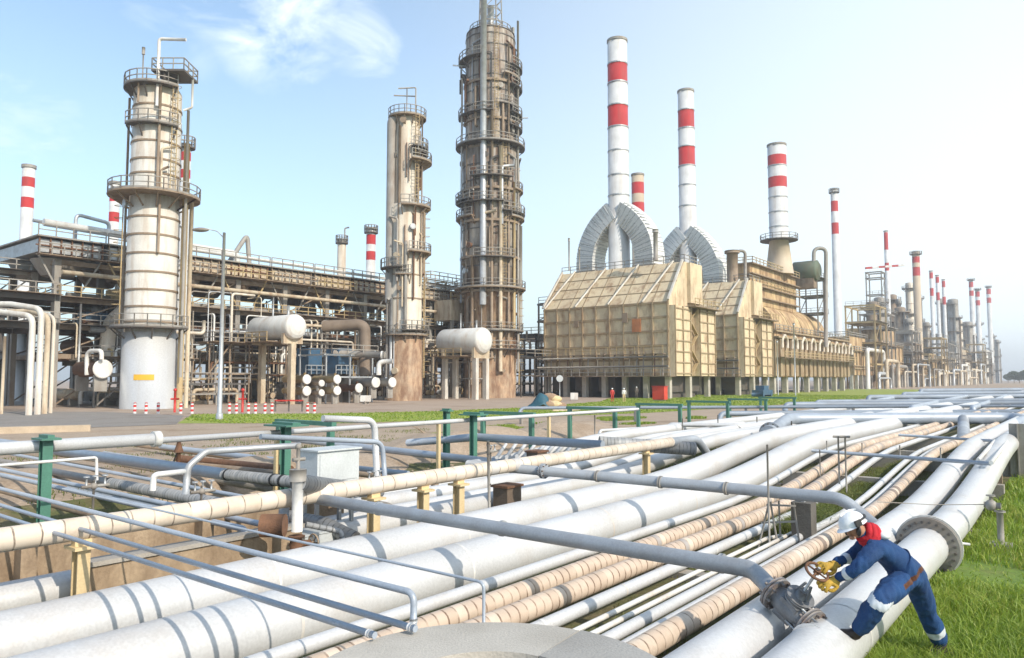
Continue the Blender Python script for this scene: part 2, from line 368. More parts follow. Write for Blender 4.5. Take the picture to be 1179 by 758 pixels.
# ================================================================== GROUND
def sst(a, b, x):
    t = min(max((x-a)/(b-a), 0), 1); return t*t*(3-2*t)
def gz(u, v):
    d = sst(-1.85, -2.2, v)*(1-sst(-16.5, -21, v))
    d *= (1-sst(17, 27, u))*sst(-30, -22, u)
    pit = (1-sst(-13.0, -12.3, v))*sst(-19.5, -18.2, v)*(1-sst(11, 17, u))*sst(-30, -22, u)
    bed = sst(-7.0, -6.75, v)*(1-sst(-3.4, -3.2, v))
    return -.32*d*(1-.55*bed)-.45*pit
def ground_mat(name, c1, c2, c3, s=.35):
    m, nt, bs, L = base_mat(name)
    tc = N(nt, 'ShaderNodeTexCoord')
    a = N(nt, 'ShaderNodeTexNoise'); setin(a, Scale=s, Detail=8.0, Roughness=.65); L.new(tc.outputs['Object'], a.inputs['Vector'])
    b = N(nt, 'ShaderNodeTexNoise'); setin(b, Scale=9.0, Detail=6.0, Roughness=.7); L.new(tc.outputs['Object'], b.inputs['Vector'])
    r = ramp(nt, [(.33, c1), (.5, c2), (.68, c3)]); L.new(a.outputs[0], r.inputs[0])
    mv = N(nt, 'ShaderNodeMix', data_type='RGBA', blend_type='MULTIPLY'); mv.inputs['Factor'].default_value = .6
    r2 = ramp(nt, [(.3, (.5, .5, .5)), (.7, (1.3, 1.3, 1.3))]); L.new(b.outputs[0], r2.inputs[0])
    L.new(r.outputs[0], mv.inputs[6]); L.new(r2.outputs[0], mv.inputs[7]); L.new(mv.outputs[2], bs.inputs['Base Color'])
    bs.inputs['Roughness'].default_value = .95
    bp = N(nt, 'ShaderNodeBump'); setin(bp, Strength=.6, Distance=.05); L.new(b.outputs[0], bp.inputs['Height']); L.new(bp.outputs[0], bs.inputs['Normal'])
    return m
EARTH = ground_mat('bare_earth', (.33, .25, .18), (.40, .31, .23), (.28, .20, .13))
SOIL = ground_mat('weedy_trench_soil', (.16, .12, .06), (.10, .11, .035), (.22, .165, .10), .9)
TURF = ground_mat('grassy_soil', (.11, .19, .025), (.14, .22, .03), (.17, .19, .04), .7)
LAWNM = ground_mat('mown_lawn', (.23, .30, .04), (.27, .32, .05), (.29, .28, .07), .5)
ASPH = ground_mat('worn_asphalt', (.22, .20, .185), (.26, .235, .21), (.20, .17, .15), .3)
PAVE = ground_mat('dusty_plant_paving', (.34, .255, .195), (.40, .31, .24), (.29, .21, .155), .12)
ug = np.concatenate([[-1500, -600, -200, -60, -30, -26, -22], np.arange(-16, 0, 4), np.arange(0, 30, .75), [32, 36, 42, 50, 60, 80, 110, 150, 200, 300, 450, 700, 1200, 2400]])
vg = np.concatenate([[-2300, -1200, -700, -300, -180, -120, -90, -64, -50, -40, -32, -26, -22.5], np.arange(-21, -2.7, .75), np.arange(-2.4, -1.6, .12), [-1.3, -1.0, -.5, 0, .6, 1.5, 3, 5, 8, 12, 20, 40, 90, 200, 600, 1500]])
gm = MB(); vs = []; fs = []; ms = []
for a in ug:
    for b in vg:
        z = gz(a, b)
        if -1 < a < 60 and -30 < b < 12: z += .05*(mnoise.noise(Vector((a*.6, b*.6, 3)))) * (1 if b < -2 else .3)
        vs.append(W(a, b, z))
nv = len(vg)
for i in range(len(ug)-1):
    for j in range(nv-1):
        fs.append((i*nv+j, (i+1)*nv+j, (i+1)*nv+j+1, i*nv+j+1)[::-1])
        c = (vg[j]+vg[j+1])/2; uu = (ug[i]+ug[i+1])/2
        ms.append(1 if c > -2.0 else 2 if (c > -19.6 and uu < 150) else 3 if c < -55 else 0)
gm.add(vs, fs, ms, True)
g = gm.build('ground', [EARTH, TURF, SOIL, PAVE]); kind(g, 'structure')
def sheet(name, pts, m, z):
    b = MB(); P = [Vector((p.x, p.y, z)) for p in pts]
    b.add(P, [tuple(range(len(P)))] if sum((P[i].x*P[(i+1) % len(P)].y-P[(i+1) % len(P)].x*P[i].y) for i in range(len(P))) > 0 else [tuple(range(len(P)))[::-1]])
    return kind(b.build(name, m), 'structure')
sheet('lawn', [W(*p, 0) for p in [(24, -46), (31, -37.5), (44, -33), (56, -29.5), (90, -27), (230, -24), (230, -55), (150, -57), (94, -56), (80, -49), (58, -44.5), (47, -45.5), (38, -50), (31, -57)]], LAWNM, .012)
sheet('road', [G(-260, 506, 0), G(203, 489, 0), G(212, 479, 0), G(120, 474.5, 0), G(-260, 474, 0)], ASPH, .014)

# ================================================================== PARALLEL PIPES IN THE TRACK
US = [-14, -8, -4, 0, 3, 6, 9, 12] + [13+.75*i for i in range(20)] + [30, 36, 45, 60, 80, 110, 150, 200]
def zp(z0, u, rise=.62, a=15.5, b=25.5): return z0+rise*sst(a, b, u)
def track(name, label, v, z0, r, mat, seg=16, rise=.62, u0=-14, u1=200, seams=None, group=None, a=15.5, b=25.5, vend=0.0, mats=None):
    mb = MB()
    us = [u0]+[u for u in US if u0 < u < u1]+[u1]
    pts = [W(u, v, zp(z0, u, rise, a, b)) for u in us]
    mb.tube(pts, r, seg, 0)
    o0 = W(u0, v, zp(z0, u0, rise, a, b)); o = single(mb, name, mat, o0, label, 'pipe', group)
    if seams:
        for s in seams:
            z = zp(z0, s, rise, a, b); sl_ = (zp(z0, s+.02, rise, a, b)-zp(z0, s-.02, rise, a, b))/.04*.02
            sb = MB(); sb.tube([W(s-.02, v, z-sl_), W(s+.02, v, z+sl_)], r+.003, seg, 0, False)
            sb.build('weld_seam', WHITE2, o)
    return o
track('large_white_pipe', 'broad white pipe directly in front of the stained concrete walls', -9.0, .05, .35, WHITE, 32, .68, seams=[6.0, 9.8, 15.2, 20, 27, 34], a=16.5, b=27)
track('large_white_pipe', 'broad white pipe lying beside the pair of pink jacketed pipes, ringed by curved grey shadows', -7.42, .05, .36, WHITE, 32, .68, seams=[5.2, 8.1, 12.0, 15.6, 21, 29, 38], a=16.5, b=27)
track('slim_white_pipe', 'slim white pipe squeezed between the broad white pipe and the pink jacketed pipes', -6.53, .05, .085, WHITE, 14)
track('jacketed_pipe', 'pink jacketed pipe of a pair, the one beside the slim white pipe', -5.85, .10, .13, PINK, 18)
track('jacketed_pipe', 'pink jacketed pipe of a pair, the one nearer the thin cream tubes', -5.36, .10, .13, PINK, 18)
track('white_pipe', 'white pipe with clamp bands running along the near side of the pink jacketed pair', -4.95, .06, .08, WHITE, 16, seams=[6.8, 8.6, 11.5, 14])
track('thin_tube', 'thin cream tube in the track, the one beside the banded white pipe', -4.63, .03, .033, WHITE2, 10, -.30, u1=15.0, a=13.2, b=15)
track('thin_tube', 'thin cream tube in the track, the one beside the plain white pipe', -4.43, .03, .033, WHITE2, 10, -.30, u1=15.6, a=13.8, b=15.6)
track('white_pipe', 'plain white pipe in the middle of the track next to the thin cream tubes', -4.19, .05, .068, WHITE, 14)
track('white_pipe', 'plain white pipe hugging the rough tan jacketed pipe', -3.96, .04, .058, WHITE, 14)
track('jacketed_pipe', 'single rough tan jacketed pipe with worn dark patches beside the big white pipe', -3.69, .10, .125, TANB, 18)
track('large_white_pipe', 'big white pipe directly below the gate valve and the handwheel', -2.75, .30, .26, WHITE, 28, .62, seams=[4.9, 9.5, 14.3, 18.8, 22.5], a=14.5, b=25)
pb = track('large_white_pipe', 'big white flanged pipe at the grass edge that the worker braces a boot on', -2.08, .30, .28, WHITE, 28, .66, seams=[7.9, 16.2, 19.6], a=14.5, b=26)
# bolted flange pair on that pipe
def flange(mb, c, ax, r, th, bolts=0, br=.018, gap=.012, mat=0):
    ax = ax.normalized(); x = ax.orthogonal().normalized(); y = ax.cross(x)
    for s in (-1, 1):
        mb.tube([c+ax*s*gap, c+ax*s*(gap+th)], r, 28, mat)
    for k in range(bolts):
        a = 2*PI*k/bolts; q = c+(x*math.cos(a)+y*math.sin(a))*r*.86
        mb.cyl(q-ax*(gap+th+.035), q+ax*(gap+th+.035), br, 6, mat+1 if mat == 0 else mat)
fb = MB(); flange(fb, W(12.7, -2.08, .30), UD, .43, .045, 24, .02); fb.build('flange', [STEELG, DARK], pb)
fl = MB(); fl.tube([W(12.75, -2.08, .3), W(12.79, -2.08, .3)], .455, 28); fl.build('blank_ring', WHITE2, pb)
# pipes farther left in the track
track('large_white_pipe', 'white pipe with a short bluish shadow, running behind the low stained concrete wall', -10.95, .0, .24, WHITE, 20, .6, a=17, b=27)
track('white_pipe', 'white pipe under the cream jacketed line, seen between its tan posts', -11.75, .02, .15, WHITE, 16, .6, u0=8.6, a=17, b=27)
track('large_white_pipe', 'broad sunlit white pipe beyond the tan posts, left of the white pipe under them', -12.75, .02, .20, WHITE, 18, .55,  a=17, b=27)
track('white_pipe', 'white pipe in the far left half of the track, right of the weedy bank', -13.8, .0, .16, WHITE, 16, .5,  a=17, b=27)
track('large_white_pipe', 'leftmost broad white pipe in the track, along the foot of the earth bank', -15.0, .12, .24, WHITE, 18, .45, u0=17, a=17, b=27)
# concrete sleepers
for i, u in enumerate((4.6, 10.4, 16.2, 20.8, 26, 33)):
    b = MB(); zt = zp(-.05, u)-.0
    b.bx(u-.13, u+.13, -6.85, -3.4, gz(u, -5)-.15, zt)
    b.bx(u-.13, u+.13, -3.15, -1.78, gz(u, -2.4)-.15, zt+.06)
    if u > 12: b.bx(u-.13, u+.13, -9.6, -6.9, gz(u, -8)-.15, zp(-.31, u, .68, 16.5, 27))
    lab = ['low concrete sleeper under the pipes in front of the round concrete collar', 'concrete sleeper under the track pipes behind the gate valve', 'concrete sleeper where the track pipes begin to rise', 'concrete sleeper under the grey hanger line', 'concrete sleeper beyond the grey hanger line', 'concrete sleeper before the broad grey crossing pipe'][i]
    single(b, 'pipe_sleeper', CONC, W(u, -5, gz(u, -5)), lab, 'pipe support')
b = MB(); b.bx(5.75, 6.15, -7.95, -6.9, -.45, -.28); single(b, 'pipe_sleeper', CONC, W(5.9, -7.4, -.4), 'short concrete block tucked under the ringed broad white pipe', 'pipe support')

# ================================================================== CREAM JACKETED LINE ON TAN POSTS
t = thing('raised_jacketed_pipe', 'long cream jacketed pipe raised on tan posts and crossing most of the picture', 'pipe', W(-8, -10.1, .9))
b = MB(); b.tube([W(-8, -10.15, .93), W(20.4, -10.05, .93)], .145, 20); b.build('jacket', CREAMB, t)
b = MB(); b.tube([W(20.4, -10.05, .93), W(22.1, -10.0, .93), W(23.3, -9.95, .1)], .13, 16, bend=1.1, nb=9); b.build('elbow', GREYP, t)
posts = [(95, 'tan steel post carrying the cream jacketed pipe beside the low stained wall'), (430, 'tan post under the cream jacketed pipe behind the rusty riser valve'),
         (487, 'tan post under the cream jacketed pipe, first right of the grey cabinet'), (528, 'tall tan post with a wide cap under the middle of the cream jacketed pipe'), (745, 'tan post under the cream jacketed pipe next to its grey down elbow')]
for px, lab in posts:
    p = PV(px, 600, -10.1); u = uof(p); t = thing('pipe_support', lab, 'pipe support', W(u, -10.1, gz(u, -10.1)))
    zt = .93-.145; zb = gz(u, -10.1)-.1
    b = MB(); b.bx(u-.075, u+.075, -10.19, -10.17, zb, zt-.1); b.bx(u-.075, u+.075, -10.03, -10.01, zb, zt-.1); b.bx(u-.012, u+.012, -10.17, -10.03, zb, zt-.1)
    b.build('post', TANP, t)
    b = MB(); b.bx(u-.14, u+.14, -10.27, -9.93, zt-.1, zt-.06); b.bx(u-.10, u+.10, -10.16, -10.04, zt-.06, zt+.02); b.build('saddle', TANP, t)
for px, py, v, lab, w, h in ((584, 563, -10.35, 'dark brown concrete plinth under the cream jacketed pipe', .5, .75), (618, 527, -13.2, 'dark rusty plinth standing in front of the row of pipe stubs', .5, .95)):
    p = PV(px, py, v); b = MB(); u = uof(p); zb = gz(u, v)
    b.bx(u-w/2, u+w/2, v-.2, v+.2, zb-.1, zb+h); b.bx(u-w/2-.04, u+w/2+.04, v-.24, v+.24, zb+h, zb+h+.05, 1)
    single(b, 'concrete_plinth', [weathered('dark_plinth_concrete_'+str(px), (.15, .11, .08), (.08, .06, .04), .6, 3, 1, .9, 0, .4), RUST], W(u, v, zb), lab, 'pipe support')

# ================================================================== WHITE HIGH LINE, GREEN T POSTS, GREEN PORTALS
b = MB(); b.tube([W(-6, -16.2, 1.5), W(8.0, -16.2, 1.5)], .125, 18)
b.tube([W(7.9, -16.2, 1.5), W(8.06, -16.2, 1.5)], .17, 18, 1)
t = single(b, 'white_pipe', [WHITE, WHITE2], W(-6, -16.2, 1.5), 'thick bright white pipe end passing behind the leftmost green T post', 'pipe')
b = MB(); b.tube([W(8.06, -16.15, 1.47), W(29.6, -16.15, 1.47)], .068, 14)
single(b, 'white_pipe', WHITE, W(8, -16.15, 1.47), 'long slim white pipe at handrail height crossing in front of the lawn', 'pipe')
def tpost(px, v, lab, w, ztop=1.74):
    p = PV(px, 520, v); u = uof(p); t = thing('pipe_support', lab, 'pipe support', W(u, v, gz(u, v)))
    b = MB(); zb = gz(u, v)-.1
    b.bx(u-.09, u+.09, v-.09, v-.075, zb, ztop-.1); b.bx(u-.09, u+.09, v+.075, v+.09, zb, ztop-.1); b.bx(u-.01, u+.01, v-.075, v+.075, zb, ztop-.1)
    b.build('post', GREEN, t)
    b = MB(); b.bx(u-w*.35, u+w*.35, v-w/2, v+w/2, ztop-.1, ztop-.06); b.bx(u-w*.12, u+w*.12, v-w*.45, v+w*.45, ztop-.06, ztop); b.build('cross_head', GREEN, t)
tpost(53, -15.9, 'leftmost green T post with a short head in front of the thick white pipe', .5)
tpost(329, -15.9, 'green T post with a broad flat head left of the grey cabinet', .95)
tpost(545, -15.9, 'green T post with a flat head right of the white hooked pipes', .8)
tpost(514, -17.6, 'green T post with a small blue plate head near the heap of sacks', .4, 1.8)
for pxr, lab in ((381, 'green portal frame behind the white hooked pipes'), (612, 'green portal frame in front of the heap of sacks'), (708, 'green portal frame below the red cabinet'), (783, 'green portal frame next right of the one below the red cabinet'), (838, 'green portal frame in front of the second heater'), (882, 'green portal frame in front of the dark teal pump set'), (915, 'farthest small green portal frame before the grey pipe maze')):
    p = PV(pxr, 480, -16.8); u = uof(p); t = thing('pipe_portal', lab, 'pipe support', W(u, -18, 0), None)
    zt = 1.55 if pxr > 400 else 1.62
    for v in (-19.2, -16.8):
        b = MB(); b.bx(u-.08, u+.08, v-.08, v+.08, gz(u, v)-.1, zt-.12); b.build('post', GREEN, t)
    b = MB(); b.bx(u-.08, u+.08, -19.35, -16.65, zt-.12, zt); b.build('crossbeam', GREEN, t)
# tan stands of the high white line
for px, lab in ((319, 'thin tan stand under the slim white high line, left of the grey cabinet'), (505, 'thin tan stand under the slim white high line beside a leaning dead branch'), (632, 'thin tan stand under the slim white high line below the heap of sacks')):
    u = uof(PV(px, 500, -16.15)); b = MB(); b.bx(u-.05, u+.05, -16.2, -16.1, gz(u, -16.15)-.1, 1.40)
    single(b, 'pipe_stand', TANP, W(u, -16.15, 0), lab, 'pipe support')

# ================================================================== CROSSING PIPES
def clampring(b, p, ax, r, w=.05, mat=1): b.tube([p-ax*w/2, p+ax*w/2], r, 16, mat)
def line(name, label, pts, r, mat, bend=None, seg=14, clamps=(), cmat=None, cat='pipe', group=None):
    b = MB(); b.tube(pts, r, seg, 0, True, bend)
    for p, ax in clamps: clampring(b, Vector(p), Vector(ax).normalized(), r*1.18, max(.03, r*.5))
    return single(b, name, [mat, cmat or GALV], pts[0], label, cat, group)
DGREY = weathered('dark_grey_valve_paint', (.20, .205, .215), (.10, .09, .085), .6, 8, 1, .5, .2, .15, 60)
# lower grey crossing pipe with the gate valve
e1 = PU(893, 683, 7.45); e2 = PU(933, 720, 7.3)
line('grey_pipe', 'grey pipe crossing the track and bending down into the gate valve by the worker', [W(7.66, -11.0, .1), W(7.66, -11.0, .85), PU(866, 655.5, 7.6), e1], .088, GREYP, .28, 18, [(W(7.66, v, .85), VD) for v in (-8.6, -6.2, -3.2)])
ax = (e2-e1).normalized(); vc = (e1+e2)/2; wc = G(944, 662, 1.0); bd = (wc-vc); bd = (bd-ax*bd.dot(ax)*.3).normalized()
t = thing('gate_valve', 'grey gate valve with rusty bolted flanges that the worker is turning', 'valve', e2)
b = MB(); b.tube([e1, e1+ax*.05, vc-ax*.06, vc+ax*.06, e2-ax*.05, e2], [.085, .11, .135, .135, .11, .085], 18)
b.tube([vc, vc+bd*.13], [.11, .10], 16); b.hexa(vc, ax*.10, bd*.11, ax.cross(bd)*.12); b.build('body', DGREY, t)
for c in (e1, e2):
    b = MB(); flange(b, c, ax, .17, .026, 8, .014, .004, 1); b.build('flange', [GREYP, weathered('rusty_grey_flange'+str(round(c.x, 2)), (.28, .26, .25), RUST and (.22, .10, .05), .8, 9, 1, .7, .2)], t)
b = MB()
for k in range(4):
    o = (bd*math.cos(k*PI/2+.5)+ax.cross(bd)*math.sin(k*PI/2+.5))*.145
    b.cyl(e2-ax*.16+o, e2+ax*.10+o, .011, 8)
b.build('stud_bolts', GALV, t)
b = MB(); b.tube([vc+bd*.12, vc+bd*.15], .135, 16); b.tube([vc+bd*.155, vc+bd*.18], .135, 16); b.tube([vc+bd*.18, vc+bd*.26], [.06, .045], 12)
for s in (-1, 1): b.beam(vc+bd*.18+ax*s*.07, vc+bd*.34+ax*s*.03, .025, .02)
b.build('bonnet', DGREY, t)
wp = vc+bd*max((wc-vc).dot(bd), .40)
b = MB(); b.cyl(vc+bd*.2, wp+bd*.05, .014, 10); b.build('stem', GALV, t)
x = bd.orthogonal().normalized(); y = bd.cross(x); WR = .105
b = MB(); b.tube([wp+(x*math.cos(2*PI*k/28)+y*math.sin(2*PI*k/28))*WR for k in range(29)], .014, 8, 0, False)
for k in range(4):
    d = x*math.cos(k*PI/2)+y*math.sin(k*PI/2); b.cyl(wp, wp+d*WR, .009, 6)
b.cyl(wp-bd*.02, wp+bd*.02, .03, 10); b.build('handwheel', RUST, t)
tee = W(7.05, -2.13, .45)
line('pipe_stub', 'short grey pipe stub between the gate valve and the flanged white pipe', [e2+ax*.02, tee], .075, WHITE2, None, 18)
b = MB(); b.tube([tee-(tee-e2).normalized()*.10, tee], [.078, .16], 20); single(b, 'reinforcing_collar', WHITE, tee, 'flared white collar where the valve stub meets the flanged pipe', 'pipe fitting')
# upper grey crossing pipe
line('grey_pipe', 'grey pipe crossing the track behind the worker, bending down above the white helmet', [W(12.95, -11.5, .84), W(13.0, -3.35, .85), W(13.0, -2.78, .40)], .10, GREYP, .5, 18, [(W(12.96, v, .845), VD) for v in (-8.0, -6.6, -5.3)], STEELG)
b = MB(); c = W(12.96, -9.35, .845); flange(b, c, VD, .16, .03, 8, .012); single(b, 'pipe_flange', [GREYP, RUST], c, 'grey bolted flange on the crossing pipe under the cream jacketed line', 'flange')
p = G(926, 617, .05); u, v = uof(p), vof(p); b = MB(); b.bx(u-.16, u+.16, v-.17, v+.17, -.3, .64); b.bx(u-.05, u+.05, v-.03, v+.03, .64, .78, 1)
single(b, 'concrete_plinth', [weathered('dark_block_concrete', (.13, .12, .105), (.07, .06, .05), .6, 4, .5, .9, 0, .5), GALV], W(u, v, -.3), 'dark square concrete block holding up the grey crossing pipe near the helmet', 'pipe support')
# thin grey lines to the chamber
line('thin_grey_tube', 'thin grey tube, lowest of the slanting ones, ending in a cap at the concrete collar', [W(3.72, -18, .95), W(3.70, -4.18, .95)], .026, GREYB, None, 10, [(W(3.70, -4.24, .95), VD)], WHITE)
line('thin_grey_tube', 'thin grey tube, second lowest of the slanting ones, running onto the concrete collar', [W(4.03, -18, .95), W(3.98, -4.05, .95)], .027, GREYB, None, 10, [(W(3.98, -4.1, .95), VD)], WHITE)
e = G(476, 719, .9); top = D(470, 683, e.y+.02); top.x = e.x; u3 = uof(e)
line('thin_grey_tube', 'grey tube bending straight down with a foot flange at the concrete collar', [W(u3, -14, top.z), top, Vector((e.x, e.y, .88))], .027, GREYB, .09, 10, [(Vector((e.x, e.y, .93)), ZD)], GALV)
e = G(557, 715, .9); top = D(554, 671, e.y); u4 = uof(e)
line('thin_wire_tube', 'thinnest grey tube, dropping vertically behind the rim of the concrete collar', [W(u4, -12, top.z), Vector((e.x, e.y, top.z)), Vector((e.x, e.y, .7))], .013, GREYB, .06, 8)
# left bundle crossing under the cream line
for dy, dz, lab in ((0, 0, 'blue grey crossing tube in the left shadow, nearer one of two side by side'), (-7, 0.0, 'blue grey crossing tube in the left shadow, farther one of two side by side')):
    p = G(60, 560+dy, .45); u = uof(p); line('blue_grey_tube', lab, [W(u, -26, .45), W(u, -10.6, .45), W(u, -10.5, .05)], .05, GREYB, .15, 12)
u = uof(G(100, 551, .3)); pj = vof(PU(126, 556, u))
line('grey_pipe', 'plain dark grey half of a crossing pipe right of the leftmost green T post', [W(u, -28, .3), W(u, pj, .3)], .10, weathered('dull_grey_pipe', (.27, .255, .24), (.17, .14, .12), .6, 2, 1, .6), None, 16)
t = thing('jacketed_pipe', 'grey corrugated jacketed pipe ending in a rusty elbow under the riser', 'pipe', W(u, pj, .3))
b = MB(); b.tube([W(u, pj, .3), W(u, pj+.10, .3)], .135, 16); b.build('end_band', BLACKR, t)
b = MB(); b.tube([W(u, pj+.1, .3), W(u, -10.6, .3), W(u+.1, -9.9, .12)], .125, 18, bend=.3); b.build('jacket', GREYBAND, t)
b = MB(); q = PV(312, 606, -9.75); b.tube([q-UD*.06-VD*.15, q+UD*.16+VD*.12], .17, 18); b.build('end_flange', RUST, t)
u = uof(G(228, 544, .35)); pj = vof(PU(259, 551, u))
t = thing('jacketed_pipe', 'blue grey pipe with a short grey jacketed end reaching the top of the rusty riser', 'pipe', W(u, -30, .35))
b = MB(); b.tube([W(u, -40, .35), W(u, pj, .4)], .15, 18); b.build('bare_length', GREYB, t)
rp = PV(343, 556, -9.75)
b = MB(); b.tube([W(u, pj, .4), W(u, -11.6, .5), rp], .135, 18, bend=.4); b.build('jacket', GREYBAND, t)
for f in (.02, .36, .42):
    q = W(u, pj, .4).lerp(W(u, -11.6, .5), f); b = MB(); b.tube([q, q+VD*.06], .15, 16); b.build('clamp_band', BLACKR, t)
# riser with rusty valve
t = thing('riser_valve', 'upright cream riser with a rusty valve and handwheel at its foot', 'valve', PV(342, 640, -9.75))
b = MB(); b.tube([PV(343, 548, -9.75), PV(342, 612, -9.75)], .085, 16); b.build('riser', WHITE2, t)
b = MB(); q = PV(341, 627, -9.75); b.tube([q+ZD*.13, q+ZD*.11, q+ZD*.09, q, q-ZD*.09, q-ZD*.11, q-ZD*.13], [.13, .13, .08, .11, .08, .13, .13], 16)
b.cyl(q, q+UD*.22+VD*.06, .05, 10); b.build('valve_body', RUST, t)
b = MB(); c = q+UD*.27+VD*.07; xx = VD; b.tube([c+(VD*math.cos(2*PI*k/20)+ZD*math.sin(2*PI*k/20))*.12 for k in range(21)], .014, 8, 0, False)
for k in range(3): d = VD*math.cos(k*PI/3)+ZD*math.sin(k*PI/3); b.cyl(c-d*.12, c+d*.12, .01, 6)
b.cyl(q+UD*.2+VD*.06, c, .015, 8); b.build('handwheel', STEELB, t)
b = MB(); b.cyl(q-ZD*.12, Vector((q.x, q.y, gz(uof(q), vof(q))-.05)), .05, 12); b.build('lower_pipe', RUST, t)
b = MB(); q2 = PV(343, 548, -9.75); b.tube([q2-ZD*.08, q2+ZD*.10], .13, 16); b.cyl(q2+ZD*.1, q2+ZD*.45, .03, 8); b.cyl(q2+ZD*.25-UD*.1, q2+ZD*.25+UD*.12, .03, 8); b.ball(q2+ZD*.45, .05); b.build('top_valve', STEELG, t)
line('drain_pipe', 'short jacketed drain pipe with a drooping end right of the rusty valve', [PV(352, 604, -9.8), PV(392, 612, -9.6), PV(395, 625, -9.6)], .045, GREYBAND, .12, 12)
# grey cabinet on legs
c0 = PV(365, 558, -10.75); c1 = PV(413, 558, -10.75); u0, u1 = uof(c0), uof(c1); zt = PV(365, 521, -10.75).z; zb = c0.z-.02
t = thing('junction_cabinet', 'pale grey enamel cabinet standing above the cream jacketed pipe', 'cabinet', W(u0, -11, gz(u0, -11)))
b = MB(); b.bx(u0, u1, -11.25, -10.75, zb, zt); b.build('box', BOXG, t)
b = MB(); b.bx(u0+.05, u1-.05, -10.748, -10.735, zb+.05, zt-.05); b.build('door', BOXG, t)
b = MB(); b.bx(u0-.03, u1+.03, -11.29, -10.70, zt, zt+.03); b.build('lid', BOXG, t)
for a in (u0+.08, u1-.08):
    for v in (-11.2, -10.85): b = MB(); b.bx(a-.03, a+.03, v-.03, v+.03, -.4, zb); b.build('leg', GALV, t)
b = MB(); c0 = PV(367, 601, -9.95); u0 = uof(c0); b.bx(u0, u0+.75, -10.75, -10.3, -.35, .22); b.bx(u0-.02, u0+.77, -10.77, -10.28, .22, .25)
single(b, 'pump_box', BOXG, W(u0, -10.5, -.35), 'low pale grey steel box half hidden under the cream jacketed pipe', 'box')
# hooked white pipes, grey bend, thin rails
line('white_hook_pipe', 'white hooked pipe with a tall rounded drop beside the grey cabinet, upper of two', [PV(372, 482, -13.2), PV(431, 484, -13.2), PV(434, 548, -13.2)], .075, WHITE, .3, 14, [(PV(433, 512, -13.2), ZD)], GALV)
line('white_hook_pipe', 'thinner white hooked pipe under the taller one beside the grey cabinet', [PV(300, 503, -12.7), PV(440, 509, -12.7), PV(443, 548, -12.7)], .055, GREYB, .3, 14)
line('grey_bend_pipe', 'pale grey pipe bending steeply down left of the green T post', [PV(345, 513, -12.4), PV(237, 520, -12.4), PV(216, 538, -12.4), PV(214, 569, -12.4)], .06, GALV, .2, 14)
line('thin_white_rail', 'thin white angle rail behind the leftmost green T post', [PV(-60, 541, -14.5), PV(111, 527, -14.5), PV(111.5, 553, -14.5)], .028, WHITE2, .05, 8)
line('thin_white_rail', 'short white bent handrail left of the pale grey bend', [PV(176, 565, -12.6), PV(177, 547, -12.6), PV(214, 543, -12.4)], .05, WHITE2, .08, 10)
line('grey_pipe', 'slack grey pipe crossing behind the pale grey bend', [G(185, 514, .3), G(300, 528, .3), G(470, 546, .2)], .09, GREYB, .5, 12)
line('grey_pipe', 'grey pipe crossing low below the slim white high line', [G(120, 522, .2), G(240, 541, .25), G(330, 556, .25)], .08, GREYP, .5, 12)
line('grey_pipe', 'grey crossing pipe behind the white hooked pipes', [G(330, 505, .3), G(480, 522, .3), G(600, 536, .3)], .12, GREYB, .5, 14)
b = MB(); b.tube([G(470, 510, .5), G(548, 503.5, .9), G(694, 512.5, .9)], .13, 16, bend=.5); single(b, 'grey_pipe', GREYB, G(540, 504, .9), 'bluish grey pipe crossing above the row of pipe stubs', 'pipe')
b = MB(); p0 = G(690, 510, .9); p1 = G(800, 517, .7); b.tube([p0, p1], .20, 18); single(b, 'jacketed_pipe', GREYBAND, p0, 'thick grey jacketed pipe end beyond the cream line elbow', 'pipe')
# rusty branched fitting
p = G(205, 545, .1); t = thing('rusty_valve', 'small rusty valve with a leaning lever left of the pale grey bend', 'valve', p)
b = MB(); b.cyl(Vector((p.x, p.y, -.2)), p+ZD*.6, .06, 10); b.tube([p+ZD*.6, p+ZD*.62, p+ZD*.75, p+ZD*.9], [.13, .13, .09, .05], 12); b.build('body', RUST, t)
b = MB(); b.cyl(p+ZD*.7, p+ZD*.2-VD*.35, .025, 8); b.ball(p+ZD*.2-VD*.35, .07); b.build('lever', DARK, t)
for px, py, v, lab in ((232, 566, -12.2, 'small cluster of grey instrument valves on the shadowed crossing pipe'), (108, 560, -13.5, 'small silver instrument valves beside the thin white angle rail'), (430, 552, -12.6, 'tangle of small valves at the foot of the white hooked pipes'), (565, 520, -13.5, 'dark instrument valves on a stem by the green T post'), (385, 545, -12.4, 'dark small valve head peeping over the grey cabinet')):
    p = PV(px, py, v); t = thing('instrument_valve', lab, 'valve', p)
    b = MB(); b.cyl(Vector((p.x, p.y, gz(uof(p), v)-.05)), p+ZD*.1, .02, 8); b.cyl(p-UD*.2, p+UD*.25, .03, 8); b.ball(p, .06); b.build('manifold', STEELG, t)
    for o in (-.12, .02, .18):
        b = MB(); b.cyl(p+UD*o, p+UD*o+ZD*.16, .018, 8); b.tube([p+UD*o+ZD*.16, p+UD*o+ZD*.18], .05, 10); b.build('tap', GALV, t)
p = PV(564, 585, -9.6); q = PV(562, 508, -9.6)
line('instrument_riser', 'thin dark upright stem with fittings rising past the cream jacketed pipe', [Vector((p.x, p.y, -.2)), q], .03, STEELG, None, 10, [(p.lerp(q, f), ZD) for f in (.1, .35, .8, .95)], DARK)
# row of pipe stubs
for i in range(10):
    a = G(572+i*11.5, 527-i*.9, .55); c = G(581+i*11.5, 514-i*.5, .55)
    line('pipe_stub', 'short slanting white stub, one of a row of alike stubs below the bluish crossing pipe', [a, a.lerp(c, 1.2)], .055, WHITE, None, 10, group='row of short white pipe stubs')

